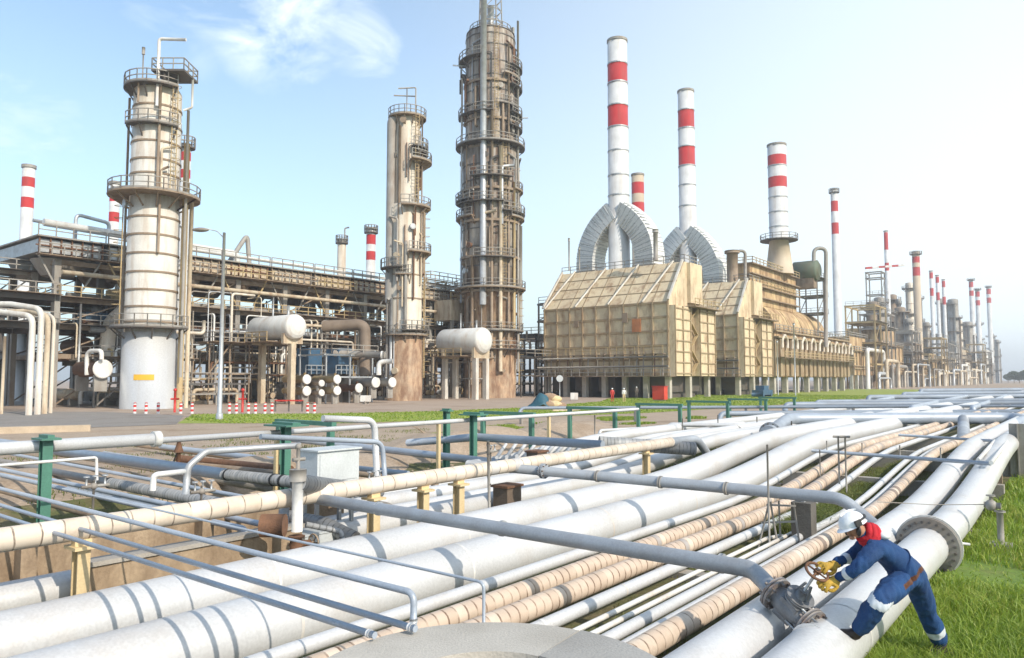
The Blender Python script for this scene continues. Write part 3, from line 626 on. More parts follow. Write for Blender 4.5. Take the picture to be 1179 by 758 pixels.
# ================================================================== CONCRETE WALLS AND COLLAR
b = MB(); b.bx(4.25, 7.6, -10.62, -10.40, -.4, .36); b.bx(4.2, 7.65, -10.66, -10.36, .36, .42, 1); single(b, 'concrete_parapet', [CONCB, CONC], W(5, -10.5, -.32), 'low soil stained concrete wall with a grey coping behind the broad white pipe', 'wall')
b = MB(); b.bx(2.9, 3.5, -12.0, -11.75, -.4, .66); b.bx(3.5, 9.6, -12.05, -11.8, -.4, .72); b.bx(3.9, 4.1, -11.8, -11.55, -.4, .5); b.bx(6.5, 6.7, -11.8, -11.55, -.4, .5)
single(b, 'retaining_parapet', CONCB, W(5, -11.9, -.32), 'taller brown stained concrete wall striped with shadows below the cream jacketed pipe', 'wall')
b = MB(); b.bx(1, 6, -14.0, -13.8, -.4, .35); b.bx(6, 7.4, -14.0, -13.8, -.4, .2); single(b, 'retaining_parapet', CONCB, W(4, -13.9, -.32), 'low brown wall in shadow beside the leftmost green T post', 'wall')
cc = Vector((-.14, 4.72, 0)); t = thing('concrete_collar', 'round concrete collar with an open hole in the foreground, split by a seam', 'manhole', Vector((cc.x, cc.y, -.1)))
sa = math.degrees(math.atan2(G(668, 726, .9).y-cc.y, G(668, 726, .9).x-cc.x))
b = MB(); b.ring(cc, .60, 1.22, .76, .9, sa+.4, 360+sa-70, 64); b.build('collar_segment', CONCS, t)
b = MB(); b.ring(cc, .60, 1.22, .76, .905, sa-70+.4, sa-.4, 24); b.build('collar_segment', weathered('darker_concrete', (.37, .355, .33), (.26, .245, .22), .6, 1.4, 1, .85, 0, .35, 50), t)
b = MB(); b.ring(cc, .62, 1.12, -.4, .76, 0, 360, 48); b.build('shaft', CONC, t)
b = MB(); b.tube([Vector((cc.x, cc.y, -.3)), Vector((cc.x, cc.y, .05))], .61, 32); b.build('shaft_floor', SOIL, t)

# ================================================================== RIGHT SIDE: hangers, poles, hydrant
def pole(px, py, pyt, r, lab, name='thin_pole', mat=STEELG, z=.0, top=None):
    p = G(px, py, z); q = D(px, pyt, p.y); q.x = p.x
    b = MB(); b.cyl(Vector((p.x, p.y, gz(uof(p), vof(p))-.1)), q, r, 8)
    if top: b.cyl(q-VD*.12, q+VD*.12, r*1.3, 8)
    return single(b, name, mat, p, lab, 'pole')
pole(886, 628, 512, .018, 'tall thin rusty rod standing left of the dark square block')
pole(967, 572, 503, .022, 'thin grey upright, left one of a close pair near the helmet', top=1)
pole(975, 573, 503, .022, 'thin grey upright, right one of a close pair near the helmet', top=1)
pole(945, 563, 518, .016, 'short thin upright left of the close pair of uprights')
for px, py, pyt, lab in ((827, 505, 478, 'small dark stanchion beside the far white pipes, left of the grey valve end'), (872, 505, 480, 'small dark stanchion next to the grey valve end'), (912, 513, 485, 'dark stanchion just right of the grey valve end'), (685, 508, 478, 'thin white stanchion under the slim white high line'), (786, 510, 482, 'thin pale stanchion left of the white bent far pipe')):
    pole(px, py, pyt, .03, lab, 'stanchion', STEELG)
# A-frame trestle
p = G(890, 624, .0); t = thing('steel_trestle', 'small rusty steel trestle of crossed legs beside the tall thin rod', 'trestle', p)
for a, c in (((-.30, 0), (-.05, 0)), ((.12, 0), (-.03, 0)), ((.05, .25), (.05, .2)), ((.42, .2), (.30, .2))):
    b = MB(); b.cyl(p+VD*a[0]+UD*a[1]-ZD*.3, p+VD*c[0]+UD*c[1]+ZD*.68, .018, 8); b.build('leg', STEELG, t)
b = MB(); b.beam(p-VD*.2+ZD*.3, p+VD*.36+UD*.2+ZD*.36, .03); b.beam(p-VD*.1+ZD*.62, p+VD*.34+UD*.2+ZD*.62, .03); b.build('crossbar', STEELG, t)
# grey hanger line with white rods and posts
p0, p1 = G(935, 519, .95), G(1141, 534, .95)
t = thing('pipe_hanger', 'thin grey hanger line over the rising pipes with two white rods at its right end', 'pipe support', G(1133, 578, 0))
b = MB(); b.tube([p0, p1], .045, 10); b.build('crossbar', GREYB, t)
r0, r1 = G(1035, 501, 1.1), G(1147, 508, 1.1); b = MB(); b.tube([r0, r1], .04, 10); b.build('crossbar', GREYB, t)
for (a, c) in (((1126, 530), (1145, 508)), ((1141, 533), (1160, 508))):
    b = MB(); b.tube([G(*a, .98), G(*c, 1.12)], .045, 10); b.build('rod', WHITE2, t)
for px, py, pyt in ((1133, 578, 536), (1151, 556, 520)):
    p = G(px, py, 0); q = D(px, pyt, p.y); b = MB(); b.beam(Vector((p.x, p.y, -.05)), Vector((p.x, p.y, q.z)), .13); b.build('post', STEELB, t)
for px in (955, 1000, 1045, 1090):
    f = (px-935)/206; p = p0.lerp(p1, f); b = MB(); b.cyl(p, p+ZD*.28, .015, 6); b.build('drop_rod', STEELG, t)
p = G(1174, 550, 0); q = D(1174, 488, p.y); b = MB(); b.beam(Vector((p.x, p.y, -.05)), Vector((p.x, p.y, q.z)), .22, .03); b.beam(Vector((p.x, p.y, -.05))+VD*.1, Vector((p.x, p.y, q.z))+VD*.1, .03, .22); b.beam(Vector((p.x, p.y, -.05))-VD*.1, Vector((p.x, p.y, q.z))-VD*.1, .03, .22)
single(b, 'steel_upright', STEELG, p, 'grey green steel column at the right edge under the broad grey pipe', 'pipe support')
# hydrant-like riser on the grass
p = G(1153, 632, 0); t = thing('grass_valve_post', 'grey valve post on a concrete pad in the grass at the right', 'valve', p)
b = MB(); b.hexa(p+ZD*.03, VD*.16, UD*.16, ZD*.06); b.build('pad', CONC, t)
b = MB(); b.cyl(p, p+ZD*.62, .05, 12); b.tube([p+ZD*.6, p+ZD*.62], .085, 12); b.build('post', STEELG, t)
b = MB(); q = p+ZD*.7-VD*.12; b.ball(q, .09); b.cyl(q-VD*.1, q+VD*.14, .05, 10); b.cyl(q, q+ZD*.16, .025, 8); b.tube([q+ZD*.15, q+ZD*.17], .07, 12); b.build('valve_head', STEELG, t)
line('thin_wire', 'thin dark cable stretched from the grass valve post across the big white pipes', [q-VD*.1, q.lerp(G(1010, 578, .75), .5)-ZD*.02, G(1010, 578, .75)], .008, STEELG, None, 6)
p = G(1110, 616, 0); t = thing('small_side_valve', 'small weathered valve sitting in the dry grass beside the bolted flange', 'valve', p)
b = MB(); b.cyl(p-ZD*.1, p+ZD*.16, .06, 10); b.ball(p+ZD*.16, .10); b.cyl(p+ZD*.16, p+ZD*.3, .04, 10); b.tube([p+ZD*.28, p+ZD*.31], .08, 12); b.build('body', STEELG, t)
line('thin_white_rail', 'short thin white tube leaving the bolted flange over the dry grass', [G(1082, 623, .3), G(1116, 627, .2)], .022, WHITE2, None, 8)

# broad grey crossing pipe far right with branches
a0 = G(884, 501, .7)
t = thing('broad_grey_pipe', 'broad blue grey pipe crossing the far end of the track, with bent down ends', 'pipe', a0)
b = MB(); b.tube([a0, G(908, 482.5, 1.0), G(1172, 481.5, 1.0), G(1179, 486, .95), G(1140, 503, .75)], .27, 22, bend=1.1); b.build('run', GREYB, t)
b = MB(); b.tube([G(1109, 483, 1.0), G(1110, 510, .55)], .22, 18); b.build('branch', GREYP, t)
b = MB(); d = (G(908, 482.5, 1.0)-a0).normalized(); flange(b, a0+d*.7, d, .42, .06, 12, .03); b.tube([a0+d*.1, a0+d*.6], .34, 16); b.build('flange', [GREYP, DARK], t)
# the maze of grey crossing pipes behind it
MAZE = weathered('dull_blue_grey_pipe_paint', (.27, .32, .39), (.18, .19, .21), .6, .5, 1, .5)
rows = [(475, 830, 1320, .16, .75, 'flat grey pipe just behind the broad blue grey one'), (468.5, 600, 1330, .10, 1.0, 'slim grey pipe running from the green portals across to the right edge'), (464.5, 905, 1330, .2, .95, 'grey pipe in the maze level with the foot of the third heater'),
        (461, 940, 1340, .14, 1.15, 'grey pipe in the maze with pale sunlit top, below the small heaters'), (456, 1000, 1350, .25, 1.0, 'wide grey pipe in the far maze under the hazy towers'), (452, 1040, 1350, .2, 1.3, 'second farthest grey pipe of the maze under the hazy towers'), (448.5, 1060, 1350, .3, 1.2, 'farthest grey pipe of the maze near the trees')]
for y, xa, xb, r, z, lab in rows:
    pa, pc = G(xa, y+1.5, z), G(xb, y-1.5, z)
    t = thing('grey_crossing_pipe', lab, 'pipe', Vector((pa.x, pa.y, 0)))
    ln = (pc-pa).length
    b = MB(); b.tube([pa-ZD*.5-UD*.3, pa, pc], r, 12, bend=.5); b.build('run', MAZE, t)
    n = max(3, int(ln/7))
    for k in range(n+1):
        q = pa.lerp(pc, k/n); b = MB(); b.beam(Vector((q.x, q.y, -.1)), q-ZD*r, .16); b.build('post', STEELG, t)
for xa, ya, xb, yb, r, z, lab in ((770, 489, 855, 490, .1, .75, 'white bent pipe with a rounded drop in the middle distance'), (690, 496, 860, 487, .07, .6, 'thin pale pipe beside the far white pipes'), (1050, 470, 1120, 455, .2, 1.0, 'short slanting grey pipe in the far maze'), (1120, 470, 1170, 452, .18, 1.0, 'sunlit slanting pipe in the far maze near the right edge'), (1010, 462, 1060, 452, .2, .9, 'slanting pipe in the far maze below the hazy towers')):
    pa, pc = G(xa, ya, z), G(xb, yb, z)
    line('bent_pipe', lab, [pa-ZD*.4, pa, pc, pc-ZD*.75], r, WHITE if 'white' in lab or 'pale' in lab else GREYB, .45, 12)

# ================================================================== GRASS (uncountable)
def leaf_mat(name, cols, tip):
    m, nt, bs, L = base_mat(name)
    uv = N(nt, 'ShaderNodeUVMap'); sp = N(nt, 'ShaderNodeSeparateXYZ'); L.new(uv.outputs[0], sp.inputs[0])
    r = ramp(nt, [(i/(len(cols)-1), c) for i, c in enumerate(cols)]); L.new(sp.outputs[0], r.inputs[0])
    mx = N(nt, 'ShaderNodeMix', data_type='RGBA'); L.new(sp.outputs[1], mx.inputs['Factor']); L.new(r.outputs[0], mx.inputs[6]); mx.inputs[7].default_value = (*tip, 1)
    L.new(mx.outputs[2], bs.inputs['Base Color']); bs.inputs['Roughness'].default_value = .5
    tr = N(nt, 'ShaderNodeBsdfTranslucent'); L.new(mx.outputs[2], tr.inputs[0])
    ms = N(nt, 'ShaderNodeMixShader'); ms.inputs[0].default_value = .4; L.new(bs.outputs[0], ms.inputs[1]); L.new(tr.outputs[0], ms.inputs[2])
    L.new(ms.outputs[0], nt.nodes['Material Output'].inputs[0]); return m
GRASSM = leaf_mat('grass_blades', [(.095, .185, .014), (.15, .27, .018), (.22, .33, .025), (.30, .345, .05), (.40, .35, .11)], (.42, .49, .09))
WEEDM = leaf_mat('weed_blades', [(.07, .12, .015), (.12, .17, .025), (.19, .20, .05), (.26, .21, .08)], (.24, .26, .07))
def blades(name, P, h, w, lean, mat, tipmix=.35):
    n = len(P); a = rng.uniform(0, 2*PI, n); la = rng.uniform(0, 2*PI, n); ln = h*lean*rng.uniform(.3, 1.2, n)
    sx, sy = np.cos(a)*w, np.sin(a)*w; lx, ly = np.cos(la)*ln, np.sin(la)*ln
    V_ = np.zeros((n, 5, 3))
    V_[:, 0] = P+np.stack([-sx, -sy, np.zeros(n)], 1); V_[:, 1] = P+np.stack([sx, sy, np.zeros(n)], 1)
    V_[:, 2] = P+np.stack([lx*.35+sx*.75, ly*.35+sy*.75, h*.6], 1); V_[:, 3] = P+np.stack([lx*.35-sx*.75, ly*.35-sy*.75, h*.6], 1)
    V_[:, 4] = P+np.stack([lx, ly, h*(1-.25*lean)], 1)
    me = bpy.data.meshes.new(name); me.vertices.add(n*5); me.vertices.foreach_set('co', V_.ravel())
    idx = np.arange(n)[:, None]*5; lp = np.concatenate([idx+np.array([0, 1, 2, 3]), idx+np.array([3, 2, 4])], 1)
    me.loops.add(n*7); me.loops.foreach_set('vertex_index', lp.ravel().astype(np.int32))
    me.polygons.add(n*2); st = np.stack([np.arange(n)*7, np.arange(n)*7+4], 1).ravel(); me.polygons.foreach_set('loop_start', st.astype(np.int32))
    me.update(calc_edges=True); me.validate()
    ul = me.uv_layers.new(name='UVMap'); t = rng.uniform(0, 1, n)*.62+.38*np.array([mnoise.noise(Vector((p[0]*.7, p[1]*.7, 1)))*.5+.5 for p in P])
    U_ = np.zeros((n, 7, 2)); U_[:, :, 0] = t[:, None]; U_[:, 2:4, 1] = tipmix*.6; U_[:, 4:6, 1] = tipmix*.6; U_[:, 6, 1] = tipmix
    ul.data.foreach_set('uv', U_.ravel().astype(np.float32)); me.materials.append(mat)
    o = bpy.data.objects.new(name, me); COL.objects.link(o); kind(o, 'stuff'); return o
n = 180000
Yg = (1/(1/4.6-rng.uniform(0, 1, n)*(1/4.6-1/75)))
Xg = rng.uniform(-.05, 1.0, n)*Yg*1.05
ug_ = Xg*UX+Yg*UY; vg_ = Xg*UY-Yg*UX
k = (vg_ > -1.97)
k &= ~((np.hypot(ug_-12.6, vg_+1.5) < .9) & (rng.uniform(0, 1, n) < .75))
Xg, Yg, ug_, vg_ = Xg[k], Yg[k], ug_[k], vg_[k]
pt = np.array([mnoise.noise(Vector((x*.9, y*.9, 5))) for x, y in zip(Xg, Yg)])
hh = (.16+.13*pt+rng.uniform(0, .13, len(Xg)))*np.clip(1.15-.0*Yg, .5, 1.1)*np.clip((vg_+2.25)/.5, .45, 1)
hh = np.clip(hh, .05, .42)
dg_ = np.hypot(ug_-12.7, vg_+1.3); hh *= np.clip(dg_/1.3, .3, 1)
zg = np.array([gz(a, b) for a, b in zip(ug_, vg_)])-.02
blades('grass', np.stack([Xg, Yg, zg], 1), hh, np.clip(.0042*Yg/6, .004, .03)*rng.uniform(.7, 1.3, len(Xg)), .75, GRASSM)
n = 60000
uu = 2+rng.uniform(0, 1, n)**1.3*34; vv = rng.uniform(-16.5, -2.3, n)
q = np.array([mnoise.noise(Vector((a*.5, b*.8, 9))) for a, b in zip(uu, vv)])
inpatch = (uu > 14.5) & (uu < 36) & (vv > -4.85) & (vv < -4.28)
w_ = np.where(rng.uniform(0, 1, n) < .35); uu[w_] = rng.uniform(14, 34, len(w_[0])); vv[w_] = rng.uniform(-4.85, -4.28, len(w_[0])); inpatch = (uu > 14) & (uu < 36) & (vv > -4.87) & (vv < -4.26)
k = (q > .02) | inpatch | (rng.uniform(0, 1, n) < .15); uu, vv, q, inpatch = uu[k], vv[k], q[k], inpatch[k]
hh = np.where(inpatch, rng.uniform(.22, .5, len(uu)), .07+.12*np.clip(q, 0, 1)+rng.uniform(0, .08, len(uu)))
P = np.array([tuple(W(a, b, gz(a, b)-.02)) for a, b in zip(uu, vv)])
blades('trench_weeds', P, hh, .006*np.clip(P[:, 1]/9, .8, 3), 1.0, WEEDM)
n = 26000
uu = rng.uniform(24, 52, n); vv = rng.uniform(-28, -17.5, n)
q = np.array([mnoise.noise(Vector((a*.25, b*.4, 2))) for a, b in zip(uu, vv)]); k = q > .12+.5*np.clip((np.hypot((uu-37)/9, (vv+23)/5)-1), 0, 3); uu, vv, q = uu[k], vv[k], q[k]
P = np.array([tuple(W(a, b, gz(a, b)-.02)) for a, b in zip(uu, vv)])
blades('bank_weeds', P, .12+.35*q, .03, .9, GRASSM)
n = 30000
uu = rng.uniform(26, 140, n); f = rng.uniform(0, 1, n)
lo = np.interp(uu, [24, 31, 44, 56, 90, 230], [-46, -37.5, -33, -29.5, -27, -24]); hi = np.interp(uu, [24, 31, 38, 47, 58, 80, 94, 150], [-46, -57, -50, -45.5, -44.5, -49, -56, -57])
vv = lo+(hi-lo)*f
P = np.array([tuple(W(a, b, 0)) for a, b in zip(uu, vv)])
blades('lawn_grass', P, rng.uniform(.05, .13, n), .05*np.clip(P[:, 1]/60, .7, 2), .9, GRASSM)

# ================================================================== PLANT HELPERS
def Zy(py, Y): return D(589.5, py, Y).z
def P2(px, Y): return D(px, 445, Y).x
FRONT, RIGHT, LEFT, BACK = 270, 0, 180, 90
def ang(c, a, r, z): return Vector((c.x+r*math.cos(math.radians(a)), c.y+r*math.sin(math.radians(a)), z))
def tower(label, px, Y, segs, mats, rings=(), plats=(), pipes=(), ladders=(), dome=.35, ringm=None, cat='tower', name='distillation_tower', group=None):
    """segs: (z0, z1, r, material index)"""
    c = Vector((P2(px, Y), Y, 0)); t = thing(name, label, cat, c, group)
    pts = []; rad = []; mi = []
    for z0, z1, r, m in segs:
        pts += [c+ZD*z0, c+ZD*z1]; rad += [r, r]; mi += [m, m]
    zt, rt, m = segs[-1][1], segs[-1][2], segs[-1][3]
    for k in range(1, 5):
        a = k/4*PI/2; pts.append(c+ZD*(zt+rt*dome*math.sin(a))); rad.append(max(rt*math.cos(a), .02)); mi.append(m)
    b = MB(); b.tube(pts, rad, 30, mi); b.build('shell', mats, t)
    def rat(z):
        for z0, z1, r, m in segs:
            if z <= z1+.01: return r
        return segs[-1][2]
    for z in rings:
        b = MB(); r = rat(z); b.ring(c, r-.02, r+.07, z-.09, z+.09, 0, 360, 30); b.build('stiffener_ring', ringm or STEELB, t)
    for z, r1, a0, a1 in plats:
        r = rat(z); b = MB(); b.ring(c, r-.05, r1, z-.14, z, a0, a1, 24)
        n = max(3, int((a1-a0)/30))
        for k in range(n+1):
            a = a0+(a1-a0)*k/n; b.beam(ang(c, a, r1-.15, z-.15), ang(c, a, r-.05, z-1.3), .12)
        p = b.build('platform', STEELB if random.random() < .5 else DARK, t)
        b = MB(); b.railring(c, r1-.05, z, a0, a1, 1.15, .04, max(6, int((a1-a0)/18)))
        b.ring(c, r1-.06, r1-.03, z, z+.18, a0, a1, 24); b.build('handrail', STEELG, p)
    for a, off, z0, z1, pr, m, *turn in pipes:
        r = max(s[2] for s in segs)+off
        q = [ang(c, a, r, z0), ang(c, a, r, z1)]
        if turn: q.append(ang(c, a, turn[0], z1+turn[1]))
        b = MB(); b.tube(q, pr, 12, bend=pr*3)
        b.build('side_pipe', m, t)
    for a, z0, z1 in ladders:
        b = MB(); r = max(s[2] for s in segs)+.25; q0, q1 = ang(c, a, r, z0), ang(c, a, r, z1)
        sd = Vector((-math.sin(math.radians(a)), math.cos(math.radians(a)), 0)); out = Vector((math.cos(math.radians(a)), math.sin(math.radians(a)), 0))
        b.ladder(q0, q1, sd, .55, .035)
        z = z0+2.2
        while z < z1:
            cc_ = ang(c, a, r, z); b.tube([cc_+sd*.38*math.cos(x)+out*(.75*max(math.sin(x), 0)) for x in [PI*k/6 for k in range(7)]], .03, 4, 0, False); z += 1.2
        b.build('ladder', STEELY, t)
    return t, c
def stack(label, px, Y, zb, zt, r, bands, rt=None, seams=(), cone=None, plats=(), white=STACKW, cap=True, group=None, red=STACKR, lean=0):
    c = Vector((P2(px, Y), Y, 0)); t = thing('flue_stack', label, 'chimney', c+ZD*zb, group)
    rt = rt or r; cuts = sorted(set([zb, zt]+[z for q in bands for z in q])); pts = []; rad = []; mi = []
    R = lambda z: r+(rt-r)*(z-zb)/(zt-zb)
    for a, b_ in zip(cuts, cuts[1:]):
        m = 1 if any(q[0] <= (a+b_)/2 <= q[1] for q in bands) else 0
        pts += [c+ZD*a, c+ZD*b_]; rad += [R(a), R(b_)]; mi += [m, m]
    pts += [c+ZD*zt, c+ZD*(zt-1.5)]; rad += [R(zt)*.86, R(zt)*.86]; mi += [2, 2]
    b = MB(); b.tube(pts, rad, 26, mi); b.build('shaft', [white, red, DARK], t)
    for z in seams: b = MB(); b.ring(c, R(z)-.03, R(z)+.09, z-.10, z+.10, 0, 360, 26); b.build('joint_ring', GALV, t)
    if cap: b = MB(); b.ring(c, R(zt)-.02, R(zt)+.12, zt-.35, zt+.05, 0, 360, 26); b.build('top_rim', STEELG, t)
    if cone: b = MB(); b.tube([c+ZD*cone[0], c+ZD*zb], [cone[1], r*1.02], 24); b.build('base_cone', cone[2], t)
    for z, r1 in plats:
        b = MB(); b.ring(c, R(z)-.05, r1, z-.15, z); p = b.build('platform', DARK, t)
        b = MB(); b.railring(c, r1-.05, z, 0, 360, 1.15, .05, 14); b.build('handrail', STEELG, p)
    return t, c
def frame(label, u0, u1, v0, v1, levels, nu, nv, mat, w=.35, cat='pipe rack', name='pipe_rack', rails=(), braces=True, decks=(), cmat=None, group=None, cw=None):
    t = thing(name, label, cat, W(u0, v0, 0), group); zt = max(levels); cw = cw or w
    us = [u0+(u1-u0)*i/nu for i in range(nu+1)]; vs = [v0+(v1-v0)*i/nv for i in range(nv+1)]
    for i, u in enumerate(us):
        for v in vs:
            b = MB(); b.bx(u-cw/2, u+cw/2, v-cw/2, v+cw/2, -.1, zt); b.build('column', cmat or mat, t)
    for z in levels:
        for v in vs: b = MB(); b.bx(u0-.3, u1+.3, v-w*.4, v+w*.4, z-w*1.3, z-.01*(1+vs.index(v) % 2)); b.build('long_beam', mat, t)
        for u in us: b = MB(); b.bx(u-w*.39, u+w*.39, v0-.3, v1+.3, z-w*1.25, z-.025); b.build('cross_beam', mat, t)
    if braces:
        for v in (v0, v1):
            for i in range(0, nu, 2):
                zz = [0]+sorted(levels)
                for a, c in zip(zz, zz[1:]):
                    if random.random() < .6:
                        b = MB(); b.beam(W(us[i], v, a), W(us[i+1], v, c-.3), .14); b.build('brace', mat, t)
    for z, m in decks: b = MB(); b.bx(u0-.2, u1+.2, v0+.2, v1+1.1, z+.02, z+.08); b.build('deck', m, t)
    for z, m in rails:
        b = MB(); b.rail([W(u0, v1+1.0, z), W(u1, v1+1.0, z)], 1.1, .045, 2.0); b.rail([W(u0, v1+1.0, z), W(u0, v0, z)], 1.1, .045, 2.0); b.build('handrail', m, t)
    return t
PIPEM = [STEELG, CREAM, STEELB, GALV, TOWG, STEELY, WHITE2, STEELG, CREAM, DARK, RUST]

# ================================================================== LONG PIPE RACK AND WHAT STANDS ON IT
VR = -82.7
frame('long weathered pipe rack on concrete columns behind the towers', 30, 104, VR-12, VR, [5.4, 8.4, 11.2, 15.0], 11, 2, STEELB, .38, rails=[(11.2, STEELY), (8.4, STEELG)], decks=[(11.2, STEELB), (8.4, DARK)], cmat=STEELG, cw=.62)
frame('dark steel rack deeper in the plant behind the long rack', 34, 112, VR-28, VR-18, [6, 10, 12.6], 9, 1, DARK, .5, braces=True, decks=[(6, DARK), (10, DARK)])
# fin fan coolers on top
for i in range(11):
    u = 31.2+i*6.65
    if i < 3: lab, g_ = ['grey louvred air cooler box at the near left end of the long rack', 'grey air cooler box second from the left end of the long rack', 'tan topped air cooler box just left of the pale banded tower'][i], None
    else: lab, g_ = 'tan sided air cooler box in the row on top of the long rack', 'air coolers along the top of the long rack'
    t = thing('air_cooler', lab, 'air cooler', W(u, VR-6, 15), g_)
    b = MB(); b.bx(u-3.0, u+3.0, VR-12.3, VR+.2, 15.6, 16.9)
    if i > 2: b.bx(u-3.3, u+3.3, VR-12.2, VR-.1, 15.35, 15.6)
    b.build('casing', GALV if i < 2 else CREAM, t)
    b = MB(); b.bx(u-3.28, u+3.28, VR-12.5, VR+.7, 17.1, 17.25); b.build('top_frame', STEELG, t)
    b = MB()
    for k in range(7): b.bx(u-3.05+k*1.0, u-2.93+k*1.0, VR+.2, VR+.42, 15.3, 17.1)
    b.bx(u-3.3, u+3.3, VR+.2, VR+.36, 16.2, 16.32)
    b.build('stiffeners', STEELB if i % 3 else RUST, t)
    b = MB(); b.bx(u-3.32, u+3.32, VR+.42, VR+1.5, 15.2, 15.28); pl_ = b.build('walkway', STEELB, t)
    b = MB(); b.rail([W(u-3.32, VR+1.45, 15.28), W(u+3.32, VR+1.45, 15.28)], 1.1, .05, 1.1); b.build('handrail', STEELY if i % 2 else STEELG, pl_)
    for v in (VR-9, VR-3):
        b = MB(); b.tube([W(u, v, 15.25), W(u, v, 13.6)], [2.6, 1.5], 16); b.build('fan_plenum', STEELB if i % 2 else STEELG, t)
    b = MB(); b.rail([W(u-3.2, VR+.6, 17.25), W(u+3.2, VR+.6, 17.25)], 1.1, .05, 1.6); b.build('handrail', STEELG, t)
    for s in (-1, 1):
        b = MB(); b.beam(W(u+s*3, VR+.2, 15.3), W(u+s*1.2, VR+.2, 12.0), .16); b.build('strut', STEELY if i % 2 else STEELG, t)
# big pipes along the top and the face of the rack
def rp(label, pts, r, m, bend=1.5, group=None, name='rack_pipe'): return line(name, label, pts, r, m, bend, 12, group=group)
rp('large white overhead pipe with a looped end above the rack, behind the lamp post', [W(30, VR-4, 19.4), W(52.5, VR-4, 19.0), W(52.5, VR-4, 17.2)], .42, WHITE2)
rp('white overhead pipe running just above the handrails of the long rack', [W(37, VR-1, 18.2), W(95, VR-1, 17.9)], .22, WHITE2)
rp('steep pale pipe strut rising to a point on top of the rack', [W(51.5, VR-5, 17.2), W(54.5, VR-5, 22.0), W(55, VR-5, 17.2)], .3, STEELG, .3)
rp('thin grey overhead pipe above the grey air coolers at the left', [W(30, VR-7, 20.0), W(43, VR-7, 19.6)], .2, GALV)
rp('hooked grey pipe standing above the grey air coolers', [W(33.5, VR-5, 17.2), W(33.5, VR-5, 21.0), W(37, VR-5, 20.6), W(37, VR-5, 19.6)], .2, GALV, .6)
rp('long cream pipe slung along the front of the rack behind the lamp post', [W(30, VR+1.3, 13.6), W(104, VR+1.3, 13.4)], .24, CREAM)
for k in range(48):
    z = random.choice([5.4, 8.4, 8.4, 11.2, 5.4]); r = random.choice([.14, .18, .25, .35]); v = VR-11+random.random()*11.6
    a = 30+random.random()*22; e = a+22+random.random()*38; e = min(e, 104)
    rp('old process pipe among many laid along the shadowed long rack', [W(a, v, z+r+.1-.8*(random.random() < .4)), W(e, v, z+r+.1)], r, random.choice(PIPEM), 1, 'pipes laid along the long rack')
for k in range(95):
    u = 31+random.random()*74; v = VR+.9+random.random()*2.4; z0 = random.choice([0, 0, 0, 2.5, 5]); z1 = z0+random.choice([3.5, 5.5, 8, 10.5]); z1 = min(z1, 13); r = random.choice([.06, .08, .11, .15])
    p = [W(u, v, z0), W(u, v, z1)]
    if random.random() < .6: p.append(W(u, v-3, z1)) if random.random() < .5 else p.append(W(u+3, v, z1))
    rp('upright process pipe among the thicket in front of the long rack', p, r, random.choice(PIPEM+[WHITE2, CREAM, GALV]), .5, 'upright pipes in front of the long rack')
for k in range(46):
    u = 32+random.random()*70; z = 1.5+random.random()*8.5; v = VR+1+random.random()*3; r = random.choice([.1, .14, .2]); l = 4+random.random()*9
    rp('short level pipe hung on the front of the long rack', [W(u, v, z-1.5), W(u, v, z), W(u+l, v, z), W(u+l, v, z+1.5-3*(k % 2))], r, random.choice(PIPEM+[CREAM, WHITE2]), .5, 'level pipes on the front of the long rack')
# small horizontal vessels, pumps and platforms under and before the rack
for k in range(30):
    u = 33+k*2.3+random.random(); v = VR-2-random.random()*7; r = .5+random.random()*.6; z = random.choice([1.2, 1.2, 6.6, 9.6])
    t = thing('rack_vessel', 'dusky horizontal vessel sitting inside the shadowed rack', 'vessel', W(u, v, z-r), 'vessels inside the rack')
    m = random.choice([STEELB, CREAM, STEELG, RUST, STEELY]); b = MB(); b.tube([W(u, v-3, z), W(u, v-2.7, z), W(u, v+2.4, z), W(u, v+2.8, z)], [r*.6, r, r, r*.6], 16); b.build('shell', m, t)
    for s in (-1.6, 1.6): b = MB(); b.bx(u-r*.8, u+r*.8, v+s-.15, v+s+.15, max(z-r-1.2, 0) if z < 2 else z-r-.6, z-r*.6); b.build('saddle', STEELG, t)
for k in range(14):
    u = 36+k*4.3; v = VR+2.2+random.random()*3
    t = thing('pump_set', 'small pump set with a pale motor on a plinth before the rack', 'pump', W(u, v, 0), 'pump sets before the rack')
    b = MB(); b.bx(u-.5, u+.5, v-1.1, v+1.1, 0, .4); b.build('plinth', CONC, t)
    b = MB(); b.tube([W(u, v-.2, .85), W(u, v+.9, .85)], .36, 14); b.build('motor', [CREAM, BLUEM, STEELY, GALV][k % 4], t)
    b = MB(); b.tube([W(u, v-.9, .85), W(u, v-.35, .85)], [.3, .42], 14); b.cyl(W(u, v-.7, .9), W(u, v-.7, 2.6), .1, 8); b.build('casing', RUST, t)
for k, (px, Y, z, lab) in enumerate([(214, 79, 2.4, 'low scaffold of thin grey tubes right of the silver skirted tower'), (375, 86, 5.8, 'tubular frame over the stacked round ended exchangers'), (600, 116, 6.4, 'dark tubular frame left of the first heater'), (540, 108, 5.5, 'tubular frame under the right white drum')]):
    c = Vector((P2(px, Y), Y, 0)); u, v = uof(c), vof(c)
    frame(lab, u, u+7, v-5, v, [z*.55, z], 2, 1, [STEELG, GALV, DARK, STEELG][k], .16, 'frame', 'tube_frame', braces=False, rails=[(z, STEELG)])
